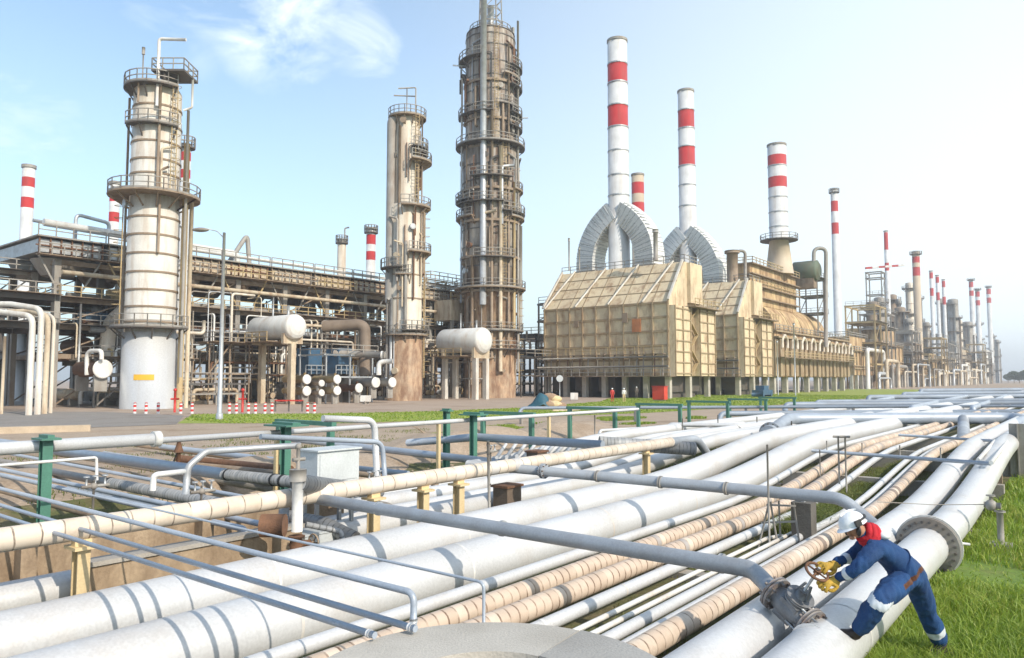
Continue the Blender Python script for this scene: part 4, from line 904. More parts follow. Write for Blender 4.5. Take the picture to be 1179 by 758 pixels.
# left edge structure with stepped walkways
frame('dark stepped walkway structure at the left edge of the picture', 18, 29, VR-8, VR+3, [8.2, 11.0], 2, 1, DARK, .42, 'walkway', 'walkway_frame', rails=[(11.0, STEELG), (8.2, STEELG)], decks=[(8.2, DARK), (11.0, STEELB)], cmat=STEELG, cw=.5)
frame('small railed landing beside the left red banded stack', 26, 30, VR-12, VR-6, [10, 14.2], 1, 1, STEELG, .3, 'platform', 'access_platform', rails=[(14.2, STEELG)], decks=[(14.2, DARK)])
for i, (px, yt, lab) in enumerate([(33, 372, 'leftmost of four white upright pipes bending over to the left edge'), (43, 364, 'second upright pipe from the left in the group of four bent pipes'), (51, 372, 'third upright pipe in the group of four, cream at its foot'), (58, 375, 'fourth and thinnest upright pipe in the bent group')]):
    Y = 58+i*1.2; p = D(px, 475, Y); zt = Zy(yt-8, Y); x = p.x
    dx = [-4, -3.2, -2.2, -1.2][i]
    line('bent_pipe', lab, [Vector((x, Y, 0)), Vector((x, Y, zt)), Vector((x+dx, Y+1, zt+.5)), Vector((x-12, Y+3, zt+.3+.5*(i % 2)))], [.23, .23, .21, .14][i], [TOWW, TOWW, CREAM, TOWG][i], .9, 12)
line('thin_pole', 'thin pale post at the far left edge with small pipework', [Vector((P2(3, 60), 60, 0)), Vector((P2(3, 60), 60, 6.3))], .12, CREAM, None, 8, cat='pole')
# rusty exchanger with white round cover left of the pale tower
def exchanger(label, px, py, Y, r, ln, mat, cover, group=None, name='heat_exchanger'):
    c = D(px, py, Y); u, v, z = uof(c), vof(c), c.z
    t = thing(name, label, 'heat exchanger', Vector((c.x, c.y, max(z-r-.6, 0))), group)
    b = MB(); b.tube([W(u, v-ln, z), W(u, v-ln+.3, z), W(u, v-.12, z)], [r*.6, r*.9, r*.9], 20); b.build('shell', mat, t)
    b = MB(); b.tube([W(u, v-.14, z), W(u, v-.06, z), W(u, v, z)], [r*1.08, r*1.08, r*.98], 24); b.build('channel_cover', cover, t)
    for s in (.6, ln-.8): b = MB(); b.bx(u-r*.7, u+r*.7, v-s-.15, v-s+.15, max(z-r-1.3, 0), z-r*.7); b.build('saddle', STEELG, t)
    b = MB(); b.cyl(W(u, v-.5, z), W(u, v-.5, z+r*1.5), r*.3, 10); b.build('nozzle', mat, t)
    return c
exchanger('rusty exchanger with a big white round cover left of the pale tower', 119, 425, 70.5, .84, 5.5, RUST, WHITE2)
exchanger('rusty horizontal vessel above the white covered exchanger', 98, 398, 80, .85, 5, RUST, RUST)
line('arched_pipe', 'white arched pipe over the white covered exchanger', [D(100, 432, 71), D(100, 404, 71), D(117, 404, 70), D(117, 414, 70)], .2, WHITE2, .8, 12)
line('elbow_duct', 'broad tan elbow duct leaning towards the pale tower', [D(122, 410, 79), D(126, 372, 79), D(150, 352, 79)], .75, TOWG, 2.5, 14)
for k, (px, py, r) in enumerate([(354, 437, .52), (354, 450.5, .52), (371, 441.5, .36), (371, 452.5, .36), (389, 437, .48), (389, 450, .48), (414, 447, .52), (433.5, 440.5, .60), (452.5, 440.5, .56)]):
    lab = ['upper left round white exchanger end in the yellowish stack', 'lower left round white exchanger end in the yellowish stack', 'small upper round white exchanger end between two larger stacks', 'small lower round white exchanger end between two larger stacks', 'upper exchanger end of the right yellowish stack', 'lower exchanger end of the right yellowish stack', 'single brown exchanger with a white end above a small white box', 'white ended exchanger under a white bent pipe, left of two', 'white ended exchanger beside the foot of the middle tower'][k]
    exchanger(lab, px, py, 84 if k < 6 else 88, r, 4.5, [STEELY, STEELY, STEELB, STEELB, STEELY, STEELY, RUST, STEELG, STEELG][k], WHITE2)
line('bent_pipe', 'white bent pipe above the white ended exchangers by the middle tower', [D(436, 432, 88), D(436, 417, 88), D(452, 416, 88)], .3, WHITE2, .6, 12)
line('grey_duct', 'thick brown overhead pipe turning down into a white length before the middle tower', [D(372, 376, 92), D(414, 374, 92), D(420, 378, 92), D(420, 432, 92)], .72, weathered('dark_brown_sheet', (.20, .15, .11), (.10, .07, .05), .6, 1, 1, .7), 1.6, 16)
line('level_pipe', 'white capped level pipe near the foot of the middle tower', [D(385, 407, 90), D(443, 409, 89)], .42, STEELG, None, 14, [(D(440, 409, 89), Vector((1, 0, 0)))], WHITE2)
p = D(421, 459, 84); b = MB(); b.hexa(p, Vector((.55, 0, 0)), Vector((0, .3, 0)), ZD*.35); b.bx(uof(p)-.3, uof(p)+.3, vof(p)-.2, vof(p)+.2, 0, p.z-.3, 1); single(b, 'notice_board', [WHITE2, STEELG], Vector((p.x, p.y, 0)), 'small white board standing below the single brown exchanger', 'board')

# white drums on tall posts
def drum(label, px, py, Y, r, ln, foot):
    c = D(px, py, Y); u, v, z = uof(c), vof(c), c.z
    t = thing('pressure_drum', label, 'drum', Vector((c.x, c.y, 0)))
    pts = []; rad = []
    for k in range(5): a = PI/2*k/4; pts.append(W(u, v-ln-r*.45*math.cos(a), z)); rad.append(max(r*math.sin(a), .02))
    for k in range(5): a = PI/2*k/4; pts.append(W(u, v-r*.45+r*.45*math.sin(a), z)); rad.append(max(r*math.cos(a), .02))
    b = MB(); b.tube(pts, rad, 28); b.build('shell', WHITE2, t)
    for s in (1.2, ln-1):
        b = MB(); b.bx(u-r*.9, u+r*.9, v-s-.22, v-s+.22, z-r*1.35, z-r*.55); b.build('saddle', CREAM, t)
        for o in ((0,) if foot == 1 else (-.6, .6)): b = MB(); b.bx(u+o*r-.3, u+o*r+.3, v-s-.35, v-s+.35, 0, z-r*1.35); b.build('post', [CREAM, TOWW][foot-1], t)
    b = MB(); b.bx(u-r-1.2, u+r+.6, v-ln, v-2.2, z-r*1.2, z-r*1.2+.1); pl = b.build('walkway', STEELB, t)
    b = MB(); b.rail([W(u+r+.6, v-2.2, z-r*1.2), W(u+r+.6, v-ln, z-r*1.2)], 1.1, .045, 1.5); b.rail([W(u-r-1.2, v-2.2, z-r*1.2), W(u-r-1.2, v-ln, z-r*1.2)], 1.1, .045, 1.5); b.build('handrail', STEELY, pl)
    b = MB(); b.cyl(W(u, v-2, z+r*.9), W(u, v-2, z+r+1.1), .14, 8); b.cyl(W(u, v-5, z+r*.9), W(u, v-5, z+r+2.2), .1, 8); b.build('nozzle', GALV, t)
drum('white horizontal drum on a tall cream post left of the middle tower', 344, 376, 83, 1.42, 8, 1)
drum('white horizontal drum on paired white posts right of the middle tower', 561, 392, 103, 1.85, 8, 2)

# ================================================================== TOWERS
Y = 72; z = lambda y: Zy(y, 72)
t1, c1 = tower('pale banded tower with a silver skirt and yellow sign, leftmost of the tall ones', 171, 72,
    [(0, z(384), 2.48, 1), (z(383.5), z(245), 2.32, 0), (z(244.5), z(140), 2.25, 0), (z(139.5), z(108), 2.2, 2)], [TOWW, TOWS, TOWG],
    rings=[z(y) for y in (372, 355, 336, 316, 295, 274, 254, 205, 189, 169, 149, 128)],
    plats=[(z(378), 3.6, 200, 365), (z(228), 4.2, 0, 360), (z(150), 3.0, 225, 335), (z(106), 3.1, 150, 330)],
    pipes=[(5, .45, 0, z(165), .28, STEELY), (20, .9, 0, z(230), .2, CREAM), (350, .9, 3, z(130), .14, STEELG), (175, .5, z(378), z(112), .12, STEELB), (300, .18, z(228), z(104), .14, STEELB), (255, .15, z(106), z(128), .1, STEELB)],
    ladders=[(330, z(228), z(104)), (205, z(378), z(228))])
b = MB(); cx = c1+Vector((2.0, -.8, 0)); zz = z(92); b.hexa(cx+ZD*zz, Vector((1.6, 0, 0)), Vector((0, 1.6, 0)), ZD*.1); b.hexa(cx+ZD*(zz-.6)-Vector((.4, 0, 0)), Vector((.08, 0, 0)), Vector((0, 1.4, 0)), ZD*.6); p = b.build('top_platform', DARK, t1)
b = MB(); q = [cx+Vector((sx*1.55, sy*1.55, zz+.1)) for sx, sy in ((-1, -1), (1, -1), (1, 1), (-1, 1), (-1, -1))]; b.rail(q, 1.1, .045, 1.1); b.build('handrail', STEELG, p)
b = MB(); q = c1+Vector((1.05, -2.3, 0)); b.tube([q+ZD*z(132), q+ZD*z(57), q+Vector((2.6, 0, z(58)))], .16, 10, bend=.3); b.build('vent_pipe', WHITE2, t1)
b = MB(); q = c1+Vector((-.7, -1.8, 0)); b.cyl(q+ZD*z(106), q+ZD*z(64), .07, 6); b.cyl(q+ZD*z(72), q+ZD*z(64), .16, 6); b.build('mast', STEELG, t1)
b = MB(); q = c1+Vector((3.5, -.2, 0)); b.tube([q+ZD*z(92), q+ZD*z(125), q+Vector((-.8, 0, z(128)))], .12, 8, bend=.3); b.build('drop_pipe', WHITE2, t1)
sg = MB()
for k in range(8):
    a0, a1 = math.radians(265+k*5.2), math.radians(265+(k+1)*5.2); R_ = 2.50
    vs_ = [c1+Vector((R_*math.cos(a), R_*math.sin(a), zz_)) for a in (a0, a1) for zz_ in (z(437.8), z(431.5))]
    sg.add(vs_, [(0, 2, 3, 1)])
sg.build('yellow_sign', YELLOW, t1)

Y = 99; z = lambda y: Zy(y, 99)
t2, c2 = tower('middle tan tower with a light grey side pipe and rust stained foot', 466, 99,
    [(0, z(388), 2.32, 1), (z(387.5), z(238), 2.22, 0), (z(237), z(137), 1.72, 0)], [TOWG, BRICK],
    rings=[z(y) for y in (384, 345, 318)],
    plats=[(z(137), 2.6, 0, 360), (z(188), 3.4, -70, 70), (z(240), 3.3, -95, 80), (z(292), 3.4, -75, 60), (z(318), 2.9, 250, 292), (z(386), 3.0, 180, 380)],
    pipes=[(212, -.05, z(350), z(140), .62, STEELG, .5, .0), (250, -.25, z(388), z(150), .2, STEELB), (168, .25, z(430), z(237), .18, GALV, 2.0, .0), (-25, .1, z(300), z(138), .1, STEELB), (228, .1, 2, z(345), .22, GALV)],
    ladders=[(310, z(240), z(137)), (-8, 3, z(240))], dome=.15, ringm=STEELB)
b = MB(); q = c2+Vector((1.2, -.6, 0)); b.tube([q+ZD*z(137), q+ZD*z(103), q+Vector((-2.4, 0, z(104)))], .1, 8, bend=.2); b.tube([q+ZD*z(112)-Vector((3.0, 0, 0)), q+ZD*z(113)], .1, 8); b.cyl(q-Vector((1.2, 0, 0))+ZD*z(137), q-Vector((1.2, 0, 0))+ZD*z(104), .08, 6); b.build('davit', STEELG, t2)

Y = 115; z = lambda y: Zy(y, 115)
t3, c3 = tower('tallest tower, dark and rust streaked with platforms and a grey down pipe', 564, 115,
    [(0, z(384), 4.0, 1), (z(383.5), z(338), 4.05, 1), (z(337), z(178), 4.35, 0), (z(177), z(46), 3.95, 0)], [TOWR, BRICK],
    rings=[z(y) for y in (330, 310, 288, 268, 236, 214, 196, 160, 144, 128, 112, 96, 80, 62, 50)],
    plats=[(z(334), 5.6, 170, 390), (z(254), 5.4, 150, 240), (z(254), 5.4, 310, 390), (z(172), 5.5, 160, 380), (z(232), 5.0, 150, 215), (z(222), 5.2, 320, 390), (z(128), 4.7, 290, 340), (z(94), 4.8, 300, 390), (z(90), 4.8, 150, 200), (z(42), 3.4, 0, 360), (z(382), 5.2, 200, 400)],
    pipes=[(258, .15, 14, z(12), .5, GALV), (275, .2, 6, z(130), .22, STEELB), (292, .22, 4, z(178), .3, CREAM), (310, .2, 8, z(60), .16, STEELB), (325, .25, 10, z(215), .22, STEELY), (340, .3, 4, z(30), .18, STEELG), (200, .35, z(350), z(95), .16, GALV), (186, .4, z(110), z(94), .2, DARK), (218, .2, z(330), z(170), .12, STEELB), (5, .4, z(380), z(260), .35, STEELG), (235, .2, 2, z(300), .25, STEELB)],
    ladders=[(300, z(334), z(172)), (283, z(172), z(45)), (350, 2, z(334))], dome=.45, ringm=DARK)
b = MB(); zz = z(40)
for k in range(6):
    a = k*60; b.beam(ang(c3, a, 1.9, zz-1), ang(c3, a, 1.7, z(1)), .14)
    for y0, y1 in ((40, 27), (27, 14), (14, 1)): b.beam(ang(c3, a, 1.8, z(y0)), ang(c3, a+60, 1.75, z(y1)), .08); b.beam(ang(c3, a, 1.75, z(y1)), ang(c3, a+60, 1.75, z(y1)), .1)
b.build('crown_frame', STEELG, t3)
b = MB(); b.cyl(c3+ZD*z(46), c3+ZD*z(8), .55, 12); b.build('overhead_vapour_pipe', GALV, t3)
b = MB(); b.beam(c3+Vector((3.6, 0, z(94))), c3+Vector((3.6, 0, z(32))), .35); b.beam(c3+Vector((3.0, 0, z(94))), c3+Vector((3.0, 0, z(36))), .12); b.build('mast', STEELG, t3)
for y, s in ((78, -1), (138, 1)):
    b = MB(); b.beam(c3+Vector((s*3.8, -.5, z(y))), c3+Vector((s*6.0, -.5, z(y-1))), .18); b.build('davit', GALV, t3)

# ================================================================== FLUE STACKS ON THE LEFT AND BEHIND
def stk(label, px, Y, yt, yb, wpx, bands, **k):
    return stack(label, px, Y, Zy(yb, Y), Zy(yt, Y), wpx/2*Y/F, [(Zy(b, Y), Zy(a, Y)) for a, b in bands], **k)
stk('white stack with two red bands at the far left edge', 22, 96, 191, 470, 13, [(205, 216), (228, 240)], rt=.75)
stk('red banded stack half hidden behind the pale tower platform, left of it', 124, 98, 210, 300, 11, [(222, 233), (245, 256)])
stk('slim red and white stack close behind the right side of the pale tower', 206, 84, 167, 470, 11, [(176, 186), (196, 206)], plats=[(Zy(170, 84), 1.0)])
stk('short red and white stack with a green cap left of the middle tower', 425, 122, 263, 330, 11, [(271, 282), (290, 300)], plats=[(Zy(268, 122), 1.15)])
stk('short plain tan stack with a hooked vent left of the middle tower', 391, 118, 276, 330, 10, [], white=TOWG, plats=[(Zy(280, 118), 1.0)])
line('bent_pipe', 'thin hooked vent pipe standing on the short plain tan stack', [D(397, 300, 118), D(397, 263, 118), D(402, 262, 118)], .12, STEELG, .3, 8)

# ================================================================== HEATERS
def heater_parts(label, u0, L, vR, Wd, z0=3.3, z1=14.3, zt=20.8, ins=5.4, back=3.8):
    t = thing('process_heater', label, 'heater', W(u0, vR, 0)); vL = vR-Wd; u1 = u0+L
    b = MB(); prof = [(u0, z0), (u1, z0), (u1, z1), (u1-back+.02, z1), (u1-back, zt), (u0+ins, zt), (u0, z1)]
    b.prism([W(u, vL, z_) for u, z_ in prof], VD*Wd); b.build('casing', HEAT, t)
    # end panels and dark recess with zigzag stair
    b = MB(); b.bx(u0+.01, u0+5.6, vR, vR+.8, z0+.02, z1-.6); b.build('end_panel', HEAT, t)
    b = MB(); b.bx(u0+8.6, u1-.01, vR, vR+.8, z0+.02, z1-.6); b.build('end_panel', HEAT, t)
    b = MB(); b.bx(u0+5.6, u0+8.6, vR+.0, vR+.06, z0+.05, z1-.65); b.build('recess', HEATRIB, t)
    b = MB(); zz = z0; k = 0
    while zz < z1-2.5:
        a, c = (u0+5.8, u0+8.4) if k % 2 == 0 else (u0+8.4, u0+5.8)
        b.beam(W(a, vR+.5, zz), W(c, vR+.5, zz+2.1), .5, .12); zz += 2.1; k += 1
    b.build('zigzag_stair', YELLOW if False else STEELY, t)
    b = MB(); b.bx(u0+4.8, u1+.6, vR-.2, vR+2.0, z1-.55, z1-.4); pl = b.build('end_platform', STEELB, t)
    b = MB(); b.rail([W(u0+4.8, vR+1.95, z1-.4), W(u1+.6, vR+1.95, z1-.4)], 1.1, .045, 1.5); b.build('handrail', STEELY, pl)
    b = MB(); b.bx(u0+6.2, u1-4.2, vR-.02, vR+.6, z1+.2, zt-.1); b.build('upper_end_panel', HEAT, t)
    # buckstays on the front: verticals and horizontals
    b = MB()
    for k in range(10):
        v = vL+.2+(Wd-.4)*k/9; b.bx(u0-.22, u0-.001, v-.11, v+.11, z0, z1)
        if k % 1 == 0: b.beam(W(u0+.05, v, z1), W(u0+ins+.05, v, zt), .16)
    for k in range(6):
        z_ = z0+.3+(z1-z0-.5)*k/5; b.bx(u0-.15, u0-.002, vL, vR, z_-.16, z_+.16)
    for k in range(1, 4):
        f = k/4; b.beam(W(u0+ins*f, vL, z1+(zt-z1)*f), W(u0+ins*f, vR, z1+(zt-z1)*f), .16)
    b.build('buckstays', HEATRIB, t)
    b = MB()
    for ua, ub in ((u0, u0+5.6), (u0+8.6, u1)):
        for k in range(7):
            z_ = z0+.4+(z1-z0-1.4)*k/6; b.bx(ua+.05, ub-.05, vR+.8, vR+.93, z_-.09, z_+.09)
        for k in range(3): u_ = ua+.15+(ub-ua-.3)*k/2; b.bx(u_-.1, u_+.1, vR+.8, vR+.98, z0, z1-.62)
    b.build('end_buckstays', HEATRIB, t)
    for k in range(4):
        v = vL+3+k*6.0; b = MB(); b.beam(W(u0-.35, v-2.6, z1+.1), W(u0+ins-.5, v, zt+.2), .22); b.build('brace_pipe', TOWW, t)
    b = MB(); b.beam(W(u0-.3, vR, z1+.2), W(u0+ins-.2, vR-.2, zt+.3), .3); b.build('brace_pipe', TOWW, t)
    b = MB(); b.beam(W(u0-.3, vL, z1+.2), W(u0+ins-.2, vL+.2, zt+.3), .3); b.build('brace_pipe', TOWW, t)
    # burner deck with pipes and rails
    b = MB(); b.bx(u0-2.0, u0-.25, vL-1, vR+1, z0-.1, z0+.02); pl = b.build('burner_deck', STEELB, t)
    b = MB(); b.rail([W(u0-1.95, vL-1, z0), W(u0-1.95, vR+1, z0)], 1.1, .05, 1.5); b.build('handrail', STEELG, pl)
    b = MB(); b.bx(u0-1.2, u0-.25, vL-1, vR-.5, z0+3.2, z0+3.3); pl = b.build('upper_deck', STEELB, t)
    b = MB(); b.rail([W(u0-1.2, vL-1, z0+3.3), W(u0-1.2, vR-.5, z0+3.3)], 1.1, .04, 1.5); b.build('handrail', STEELY, pl)
    for k in range(16):
        v = vL+.8+k*(Wd-1.6)/15+random.uniform(-.3, .3); b = MB(); b.tube([W(u0-.8, v, z0), W(u0-.8, v, z0+2.2+random.random()), W(u0-.2, v, z0+2.6+random.random())], .09, 8, bend=.3); b.build('burner_pipe', random.choice([STEELG, RUST, STEELB, CREAM]), t)
    for zz in (z0+1.4, z0+2.8): b = MB(); b.tube([W(u0-1.1, vL-.5, zz), W(u0-1.1, vR+.3, zz)], .14, 8); b.build('header_pipe', STEELG, t)
    b = MB(); b.bx(u0-.3, u0-.2, vL+Wd*.735, vL+Wd*.80, z1-4.4, z1-2.4); b.build('access_door', weathered('orange_rust_door', (.52, .20, .08), (.25, .1, .05), .7, 1, 1, .8), t)
    b = MB(); b.bx(u0-.3, u0-.2, vL+Wd*.27, vL+Wd*.31, z1-3.2, z1-2.2); b.build('peep_hatch', STEELB, t)
    b = MB(); b.bx(u0-.3, u0-.2, vL+Wd*.66, vL+Wd*.70, z1-2.9, z1-1.4); b.build('peep_hatch', STEELB, t)
    for k in range(5):
        v = vL+2.2+k*4.4; b = MB(); b.bx(u0+1.6, u1-1.6, v-1.5, v+1.5, .9, z0-.02); b.bx(u0+2.4, u1-2.4, v-1.1, v+1.1, -.1, .9); b.build('burner_plenum', DARK, t)
    for v in [vL+.5+(Wd-1)*k/6 for k in range(7)]:
        for u in (u0+.5, u0+L/2, u1-.5): b = MB(); b.bx(u-.38, u+.38, v-.38, v+.38, -.1, z0); b.build('leg', CONCS, t)
    b = MB(); b.rail([W(u0+ins, vL, zt), W(u0+ins, vR, zt), W(u1-back, vR, zt)], 1.1, .045, 1.8); b.build('roof_handrail', STEELG, t)
    return t
vR = -48.7
h1 = heater_parts('large cream heater casing on concrete legs under the tallest red banded stack', 99, 14.7, vR, 22.6)
du = 26.9
h2 = dup(h1, UD*du, 'cream heater partly hidden behind the largest one, under the second banded stack')
def duct(label, uc, vs_, vx, zr, zj, w=3.7):
    """square ribbed duct rising from the roof at v=vs_ and curving over to the stack at v=vx"""
    s = 1 if vx > vs_ else -1
    A_, B_, C_ = W(uc, vs_, zr), W(uc, vs_-s*.2, zr+6.6), W(uc, vx-s*.5, zj)
    pts = [A_, A_+ZD*.9]+[(A_+ZD*1.0)*(1-t)**2+B_*2*t*(1-t)+C_*t*t for t in [k/16 for k in range(1, 17)]]
    t = thing('flue_duct', label, 'duct', A_)
    b = MB(); b.tube(pts, w*.66, 4, smooth=False, phase=PI/4); b.build('duct', DUCT, t)
    b = MB(); b.bx(uc-w*.56, uc+w*.56, vs_-w*.56, vs_+w*.56, zr-.05, zr+.3); b.build('base_frame', STEELG, t)
    b = MB()
    for p, q in zip(pts[1:], pts[2:]):
        d = (q-p).normalized(); b.tube([p, p+d*.10], w*.68, 4, smooth=False, phase=PI/4)
    b.build('duct_ribs', GALV, t)
uc = 99+8.2
st1, cs1 = stk('tallest white stack with two red bands, standing on the largest heater', 714.5, 122, 47, 311, 25, [(74, 98), (123, 148)], rt=1.64, seams=[Zy(y, 122) for y in (75, 97, 123, 148, 175, 203, 226)])
uc = uof(cs1); vx = vof(cs1)
duct('left ribbed flue duct curving up to the tallest stack', uc, vx-5.6, vx, 20.8, 30.6)
duct('right ribbed flue duct curving up to the tallest stack', uc, vx+5.6, vx, 20.8, 30.6)
st2, cs2 = stk('second tall white stack with two red bands, right of the tallest', 795, 143.3, 105, 330, 20, [(128, 149), (170, 192)], rt=1.55, seams=[Zy(y, 143.3) for y in (128, 149, 170, 192, 214, 238)])
uc = uof(cs2); vx = vof(cs2)
duct('left ribbed flue duct of the second tall stack', uc, vx-5.5, vx, 20.8, 31.2)
duct('right ribbed flue duct of the second tall stack', uc, vx+5.5, vx, 20.8, 31.2)
stk('stubby tan stack with red bands behind the tallest stack', 737, 165, 201, 330, 15, [(211, 224), (234, 246)], white=STACKT, rt=1.4)
# roof clutter on heaters
for px, Y, yt, yb, r, lab in ((757, 113, 268, 300, .35, 'short grey vent on the roof of the largest heater'), (846, 136, 292, 330, 1.0, 'squat brown vessel on the roof of the second heater'), (656, 116, 278, 312, .12, 'thin instrument mast at the left end of the largest heater roof'), (668, 116, 288, 312, .1, 'second thin mast at the left end of the largest heater roof')):
    c = Vector((P2(px, Y), Y, 0)); b = MB(); b.cyl(c+ZD*Zy(yb, Y), c+ZD*Zy(yt, Y), r, 12); b.tube([c+ZD*Zy(yt, Y), c+ZD*(Zy(yt, Y)+.5)], r*1.4, 10); single(b, 'roof_vent', STEELB if r > .5 else STEELG, c+ZD*Zy(yb, Y), lab, 'vent')
c = D(855, 300, 136); line('hooked_pipe', 'hooked grey pipe beside the squat vessel on the second heater', [D(848, 300, 136), D(848, 289, 136), D(858, 289, 136), D(858, 330, 136)], .28, STEELG, 1, 10)

# third heater: barrel roof, stepped upper box, coned stack
u3, L3, vw = 144, 54, 16; vR3 = -48.7; vL3 = vR3-vw
t = thing('process_heater', 'long rusty heater with a barrel shaped roof and stepped top', 'heater', W(u3, vR3, 0))
b = MB(); b.bx(u3, u3+L3, vL3, vR3, 3.3, 12.2); b.build('casing', HEAT2, t)
b = MB()
for k in range(9):
    u = u3+2+k*6.2; b.bx(u-.5, u+.5, vR3, vR3+.7, 3.4, 11); b.bx(u-2.6, u-.9, vR3, vR3+.4, 3.5, 10.5); b.bx(u+.9, u+2.6, vR3, vR3+.4, 3.5, 10.5)
b.bx(u3-.3, u3+L3+.3, vR3, vR3+1.0, 10.9, 11.2); b.bx(u3-.3, u3+L3+.3, vL3, vR3+.6, 12.1, 12.4)
b.build('buttresses', HEATRIB, t)
for k in range(9):
    u = u3+2+k*6.2; b = MB(); b.tube([W(u, vR3+.9, 9.0), W(u, vR3+.9, 10.6), W(u+1.5, vR3+.9, 11.6), W(u+3, vR3+.9, 10.6), W(u+3, vR3+.9, 9.0)], .3, 8, bend=.8); b.build('crossover_pipe', TOWG, t)
b = MB(); b.bx(u3-.5, u3+L3, vR3+.7, vR3+2.2, 7.0, 7.1); pl = b.build('walkway', STEELB, t)
b = MB(); b.rail([W(u3-.5, vR3+2.15, 7.1), W(u3+L3, vR3+2.15, 7.1)], 1.1, .06, 2.5); b.build('handrail', STEELY, pl)
b = MB(); b.rail([W(u3-.5, vR3+.5, 12.4), W(u3+L3, vR3+.5, 12.4)], 1.1, .06, 2.5); b.build('roof_handrail', STEELG, t)
for k in range(4):
    u = u3+2+k*9; b = MB(); n = 12; cz = 12.38; R_ = 6.4; cv = vR3-6.9
    poly = [W(u, cv+R_*math.cos(PI*i/n), cz+R_*math.sin(PI*i/n)) for i in range(n+1)]
    b.prism(poly, UD*8.6); b.build('barrel_segment', HEAT2, t)
b = MB(); b.bx(u3-4, u3+24, vR3-13, vR3-3, 17.5, 25.2)
b.build('upper_casing', HEAT2, t)
b = MB()
for z_ in (19.0, 21.2, 23.4, 25.4): b.bx(u3-4.5, u3+24.5, vR3-13.5, vR3-2.2, z_-.2, z_)
b.build('ledge', STEELB, t)
b = MB(); b.rail([W(u3-4.4, vR3-13.4, 25.4), W(u3-4.4, vR3-2.3, 25.4), W(u3+24.4, vR3-2.3, 25.4)], 1.1, .06, 2); b.rail([W(u3-4.4, vR3-13.4, 21.2), W(u3-4.4, vR3-2.3, 21.2), W(u3+24.4, vR3-2.3, 21.2)], 1.1, .06, 2); b.build('upper_handrail', STEELY, t)
for k in range(8):
    for v in (vR3-.8, vL3+.8): b = MB(); u = u3+1+k*7.2; b.bx(u-.5, u+.5, v-.5, v+.5, -.1, 3.3); b.build('leg', CONCS, t)
stk('white stack with two red bands on a coned base above the barrel roofed heater', 901, 158, 167, 278, 21, [(180, 192), (205, 217)], seams=[Zy(y, 158) for y in (192, 228, 245, 262)], cone=(25.3, 2.9, STACKT), plats=[(Zy(277, 158), 3.9)])
t = thing('green_vessel', 'dark green horizontal vessel beside the coned stack base', 'vessel', D(938, 325, 165))
c = D(944, 311, 165); u, v = uof(c), vof(c); b = MB(); b.tube([W(u, v-6, c.z), W(u, v-5.5, c.z), W(u, v-.5, c.z), W(u, v, c.z)], [1.4, 2.3, 2.3, 1.4], 20); b.build('shell', DGREEN, t)
b = MB(); b.bx(u-1.5, u+1.5, v-5, v-1, c.z-4, c.z-1.8); b.build('support', STEELB, t)
line('hooked_pipe', 'tall hooked grey pipe arching over the dark green vessel', [D(937, 312, 165), D(937, 286, 165), D(951, 286, 165), D(951, 400, 165)], .42, STEELG, 2, 10)
c = Vector((P2(944, 168), 168, 0)); frame('slender access tower of platforms right of the barrel roofed heater', uof(c), uof(c)+5, vof(c)-4, vof(c), [14, 18, 22, 26], 1, 1, STEELG, .25, 'access tower', 'access_tower', rails=[(22, STEELG), (26, STEELG), (18, STEELG)], decks=[(18, DARK), (22, DARK), (26, DARK)])

# ================================================================== FAR UNITS
def far_block(label, px0, px1, v, zb, zt, mat, legs=True, depth=10, rails=True, group=None):
    a, c = at_v(px0, v), at_v(px1, v); ua, uc_ = a[0]*UX+a[1]*UY, c[0]*UX+c[1]*UY
    t = thing('far_heater', label, 'heater', W(ua, v, 0), group)
    b = MB(); b.bx(ua, uc_, v-depth, v, zb, zt*.72); b.bx(ua+(uc_-ua)*.08, uc_-(uc_-ua)*.1, v-depth*.9, v-depth*.12, zt*.72, zt); b.build('casing', mat, t)
    b = MB(); n = 6
    for k in range(n+1): u = ua+(uc_-ua)*k/n; b.bx(u-.2, u+.2, v, v+.35, zb, zt*.72)
    for z_ in (zb+2, zt*.45, zt*.72): b.bx(ua-.3, uc_+.3, v, v+.5, z_-.25, z_)
    b.bx(ua-.8, ua-.001, v-depth, v+.3, zt*.45-.2, zt*.45); b.bx(ua-.8, uc_, v-depth-.3, v+.8, zt*.72, zt*.72+.15)
    b.build('ribs', HEATRIB, t)
    b = MB(); b.rail([W(ua-.7, v-depth, zt*.72), W(ua-.7, v+.7, zt*.72), W(uc_, v+.7, zt*.72)], 1.2, .09, 3); b.rail([W(ua, v-depth*.8, zt), W(ua, v-1, zt), W(uc_, v-1, zt)], 1.2, .09, 3); b.build('handrail', STEELG, t)
    for k in range(5):
        u = ua+(uc_-ua)*k/4; 
        for q_ in (v-.5, v-depth+.5): b = MB(); b.bx(u-.4, u+.4, q_-.4, q_+.4, -.1, zb); b.build('leg', CONCS, t)
    return ua, uc_
far_block('small rusty heater right of the barrel roofed heater', 983, 1005, -53, 4, 15, HEAT2)
far_block('small orange heater below the lattice tower with a red boom', 1015, 1040, -55, 4.5, 20, HEAT2, depth=12)
far_block('low hazy heater beneath the row of thin banded stacks', 1062, 1084, -57, 4, 15, HEAT2, depth=14)
far_block('low hazy tan building beneath the far grey tower', 1088, 1108, -56, 3, 14, HEAT, depth=14)
far_block('farthest pale hazy heater before the white tank', 1112, 1130, -58, 3, 20, CREAM, depth=14)
def fstk(label, px, v, yt, yb, wpx, bands, **k):
    Y = at_v(px, v)[1]; return stk(label, px, Y, yt, yb, wpx, bands, **k)
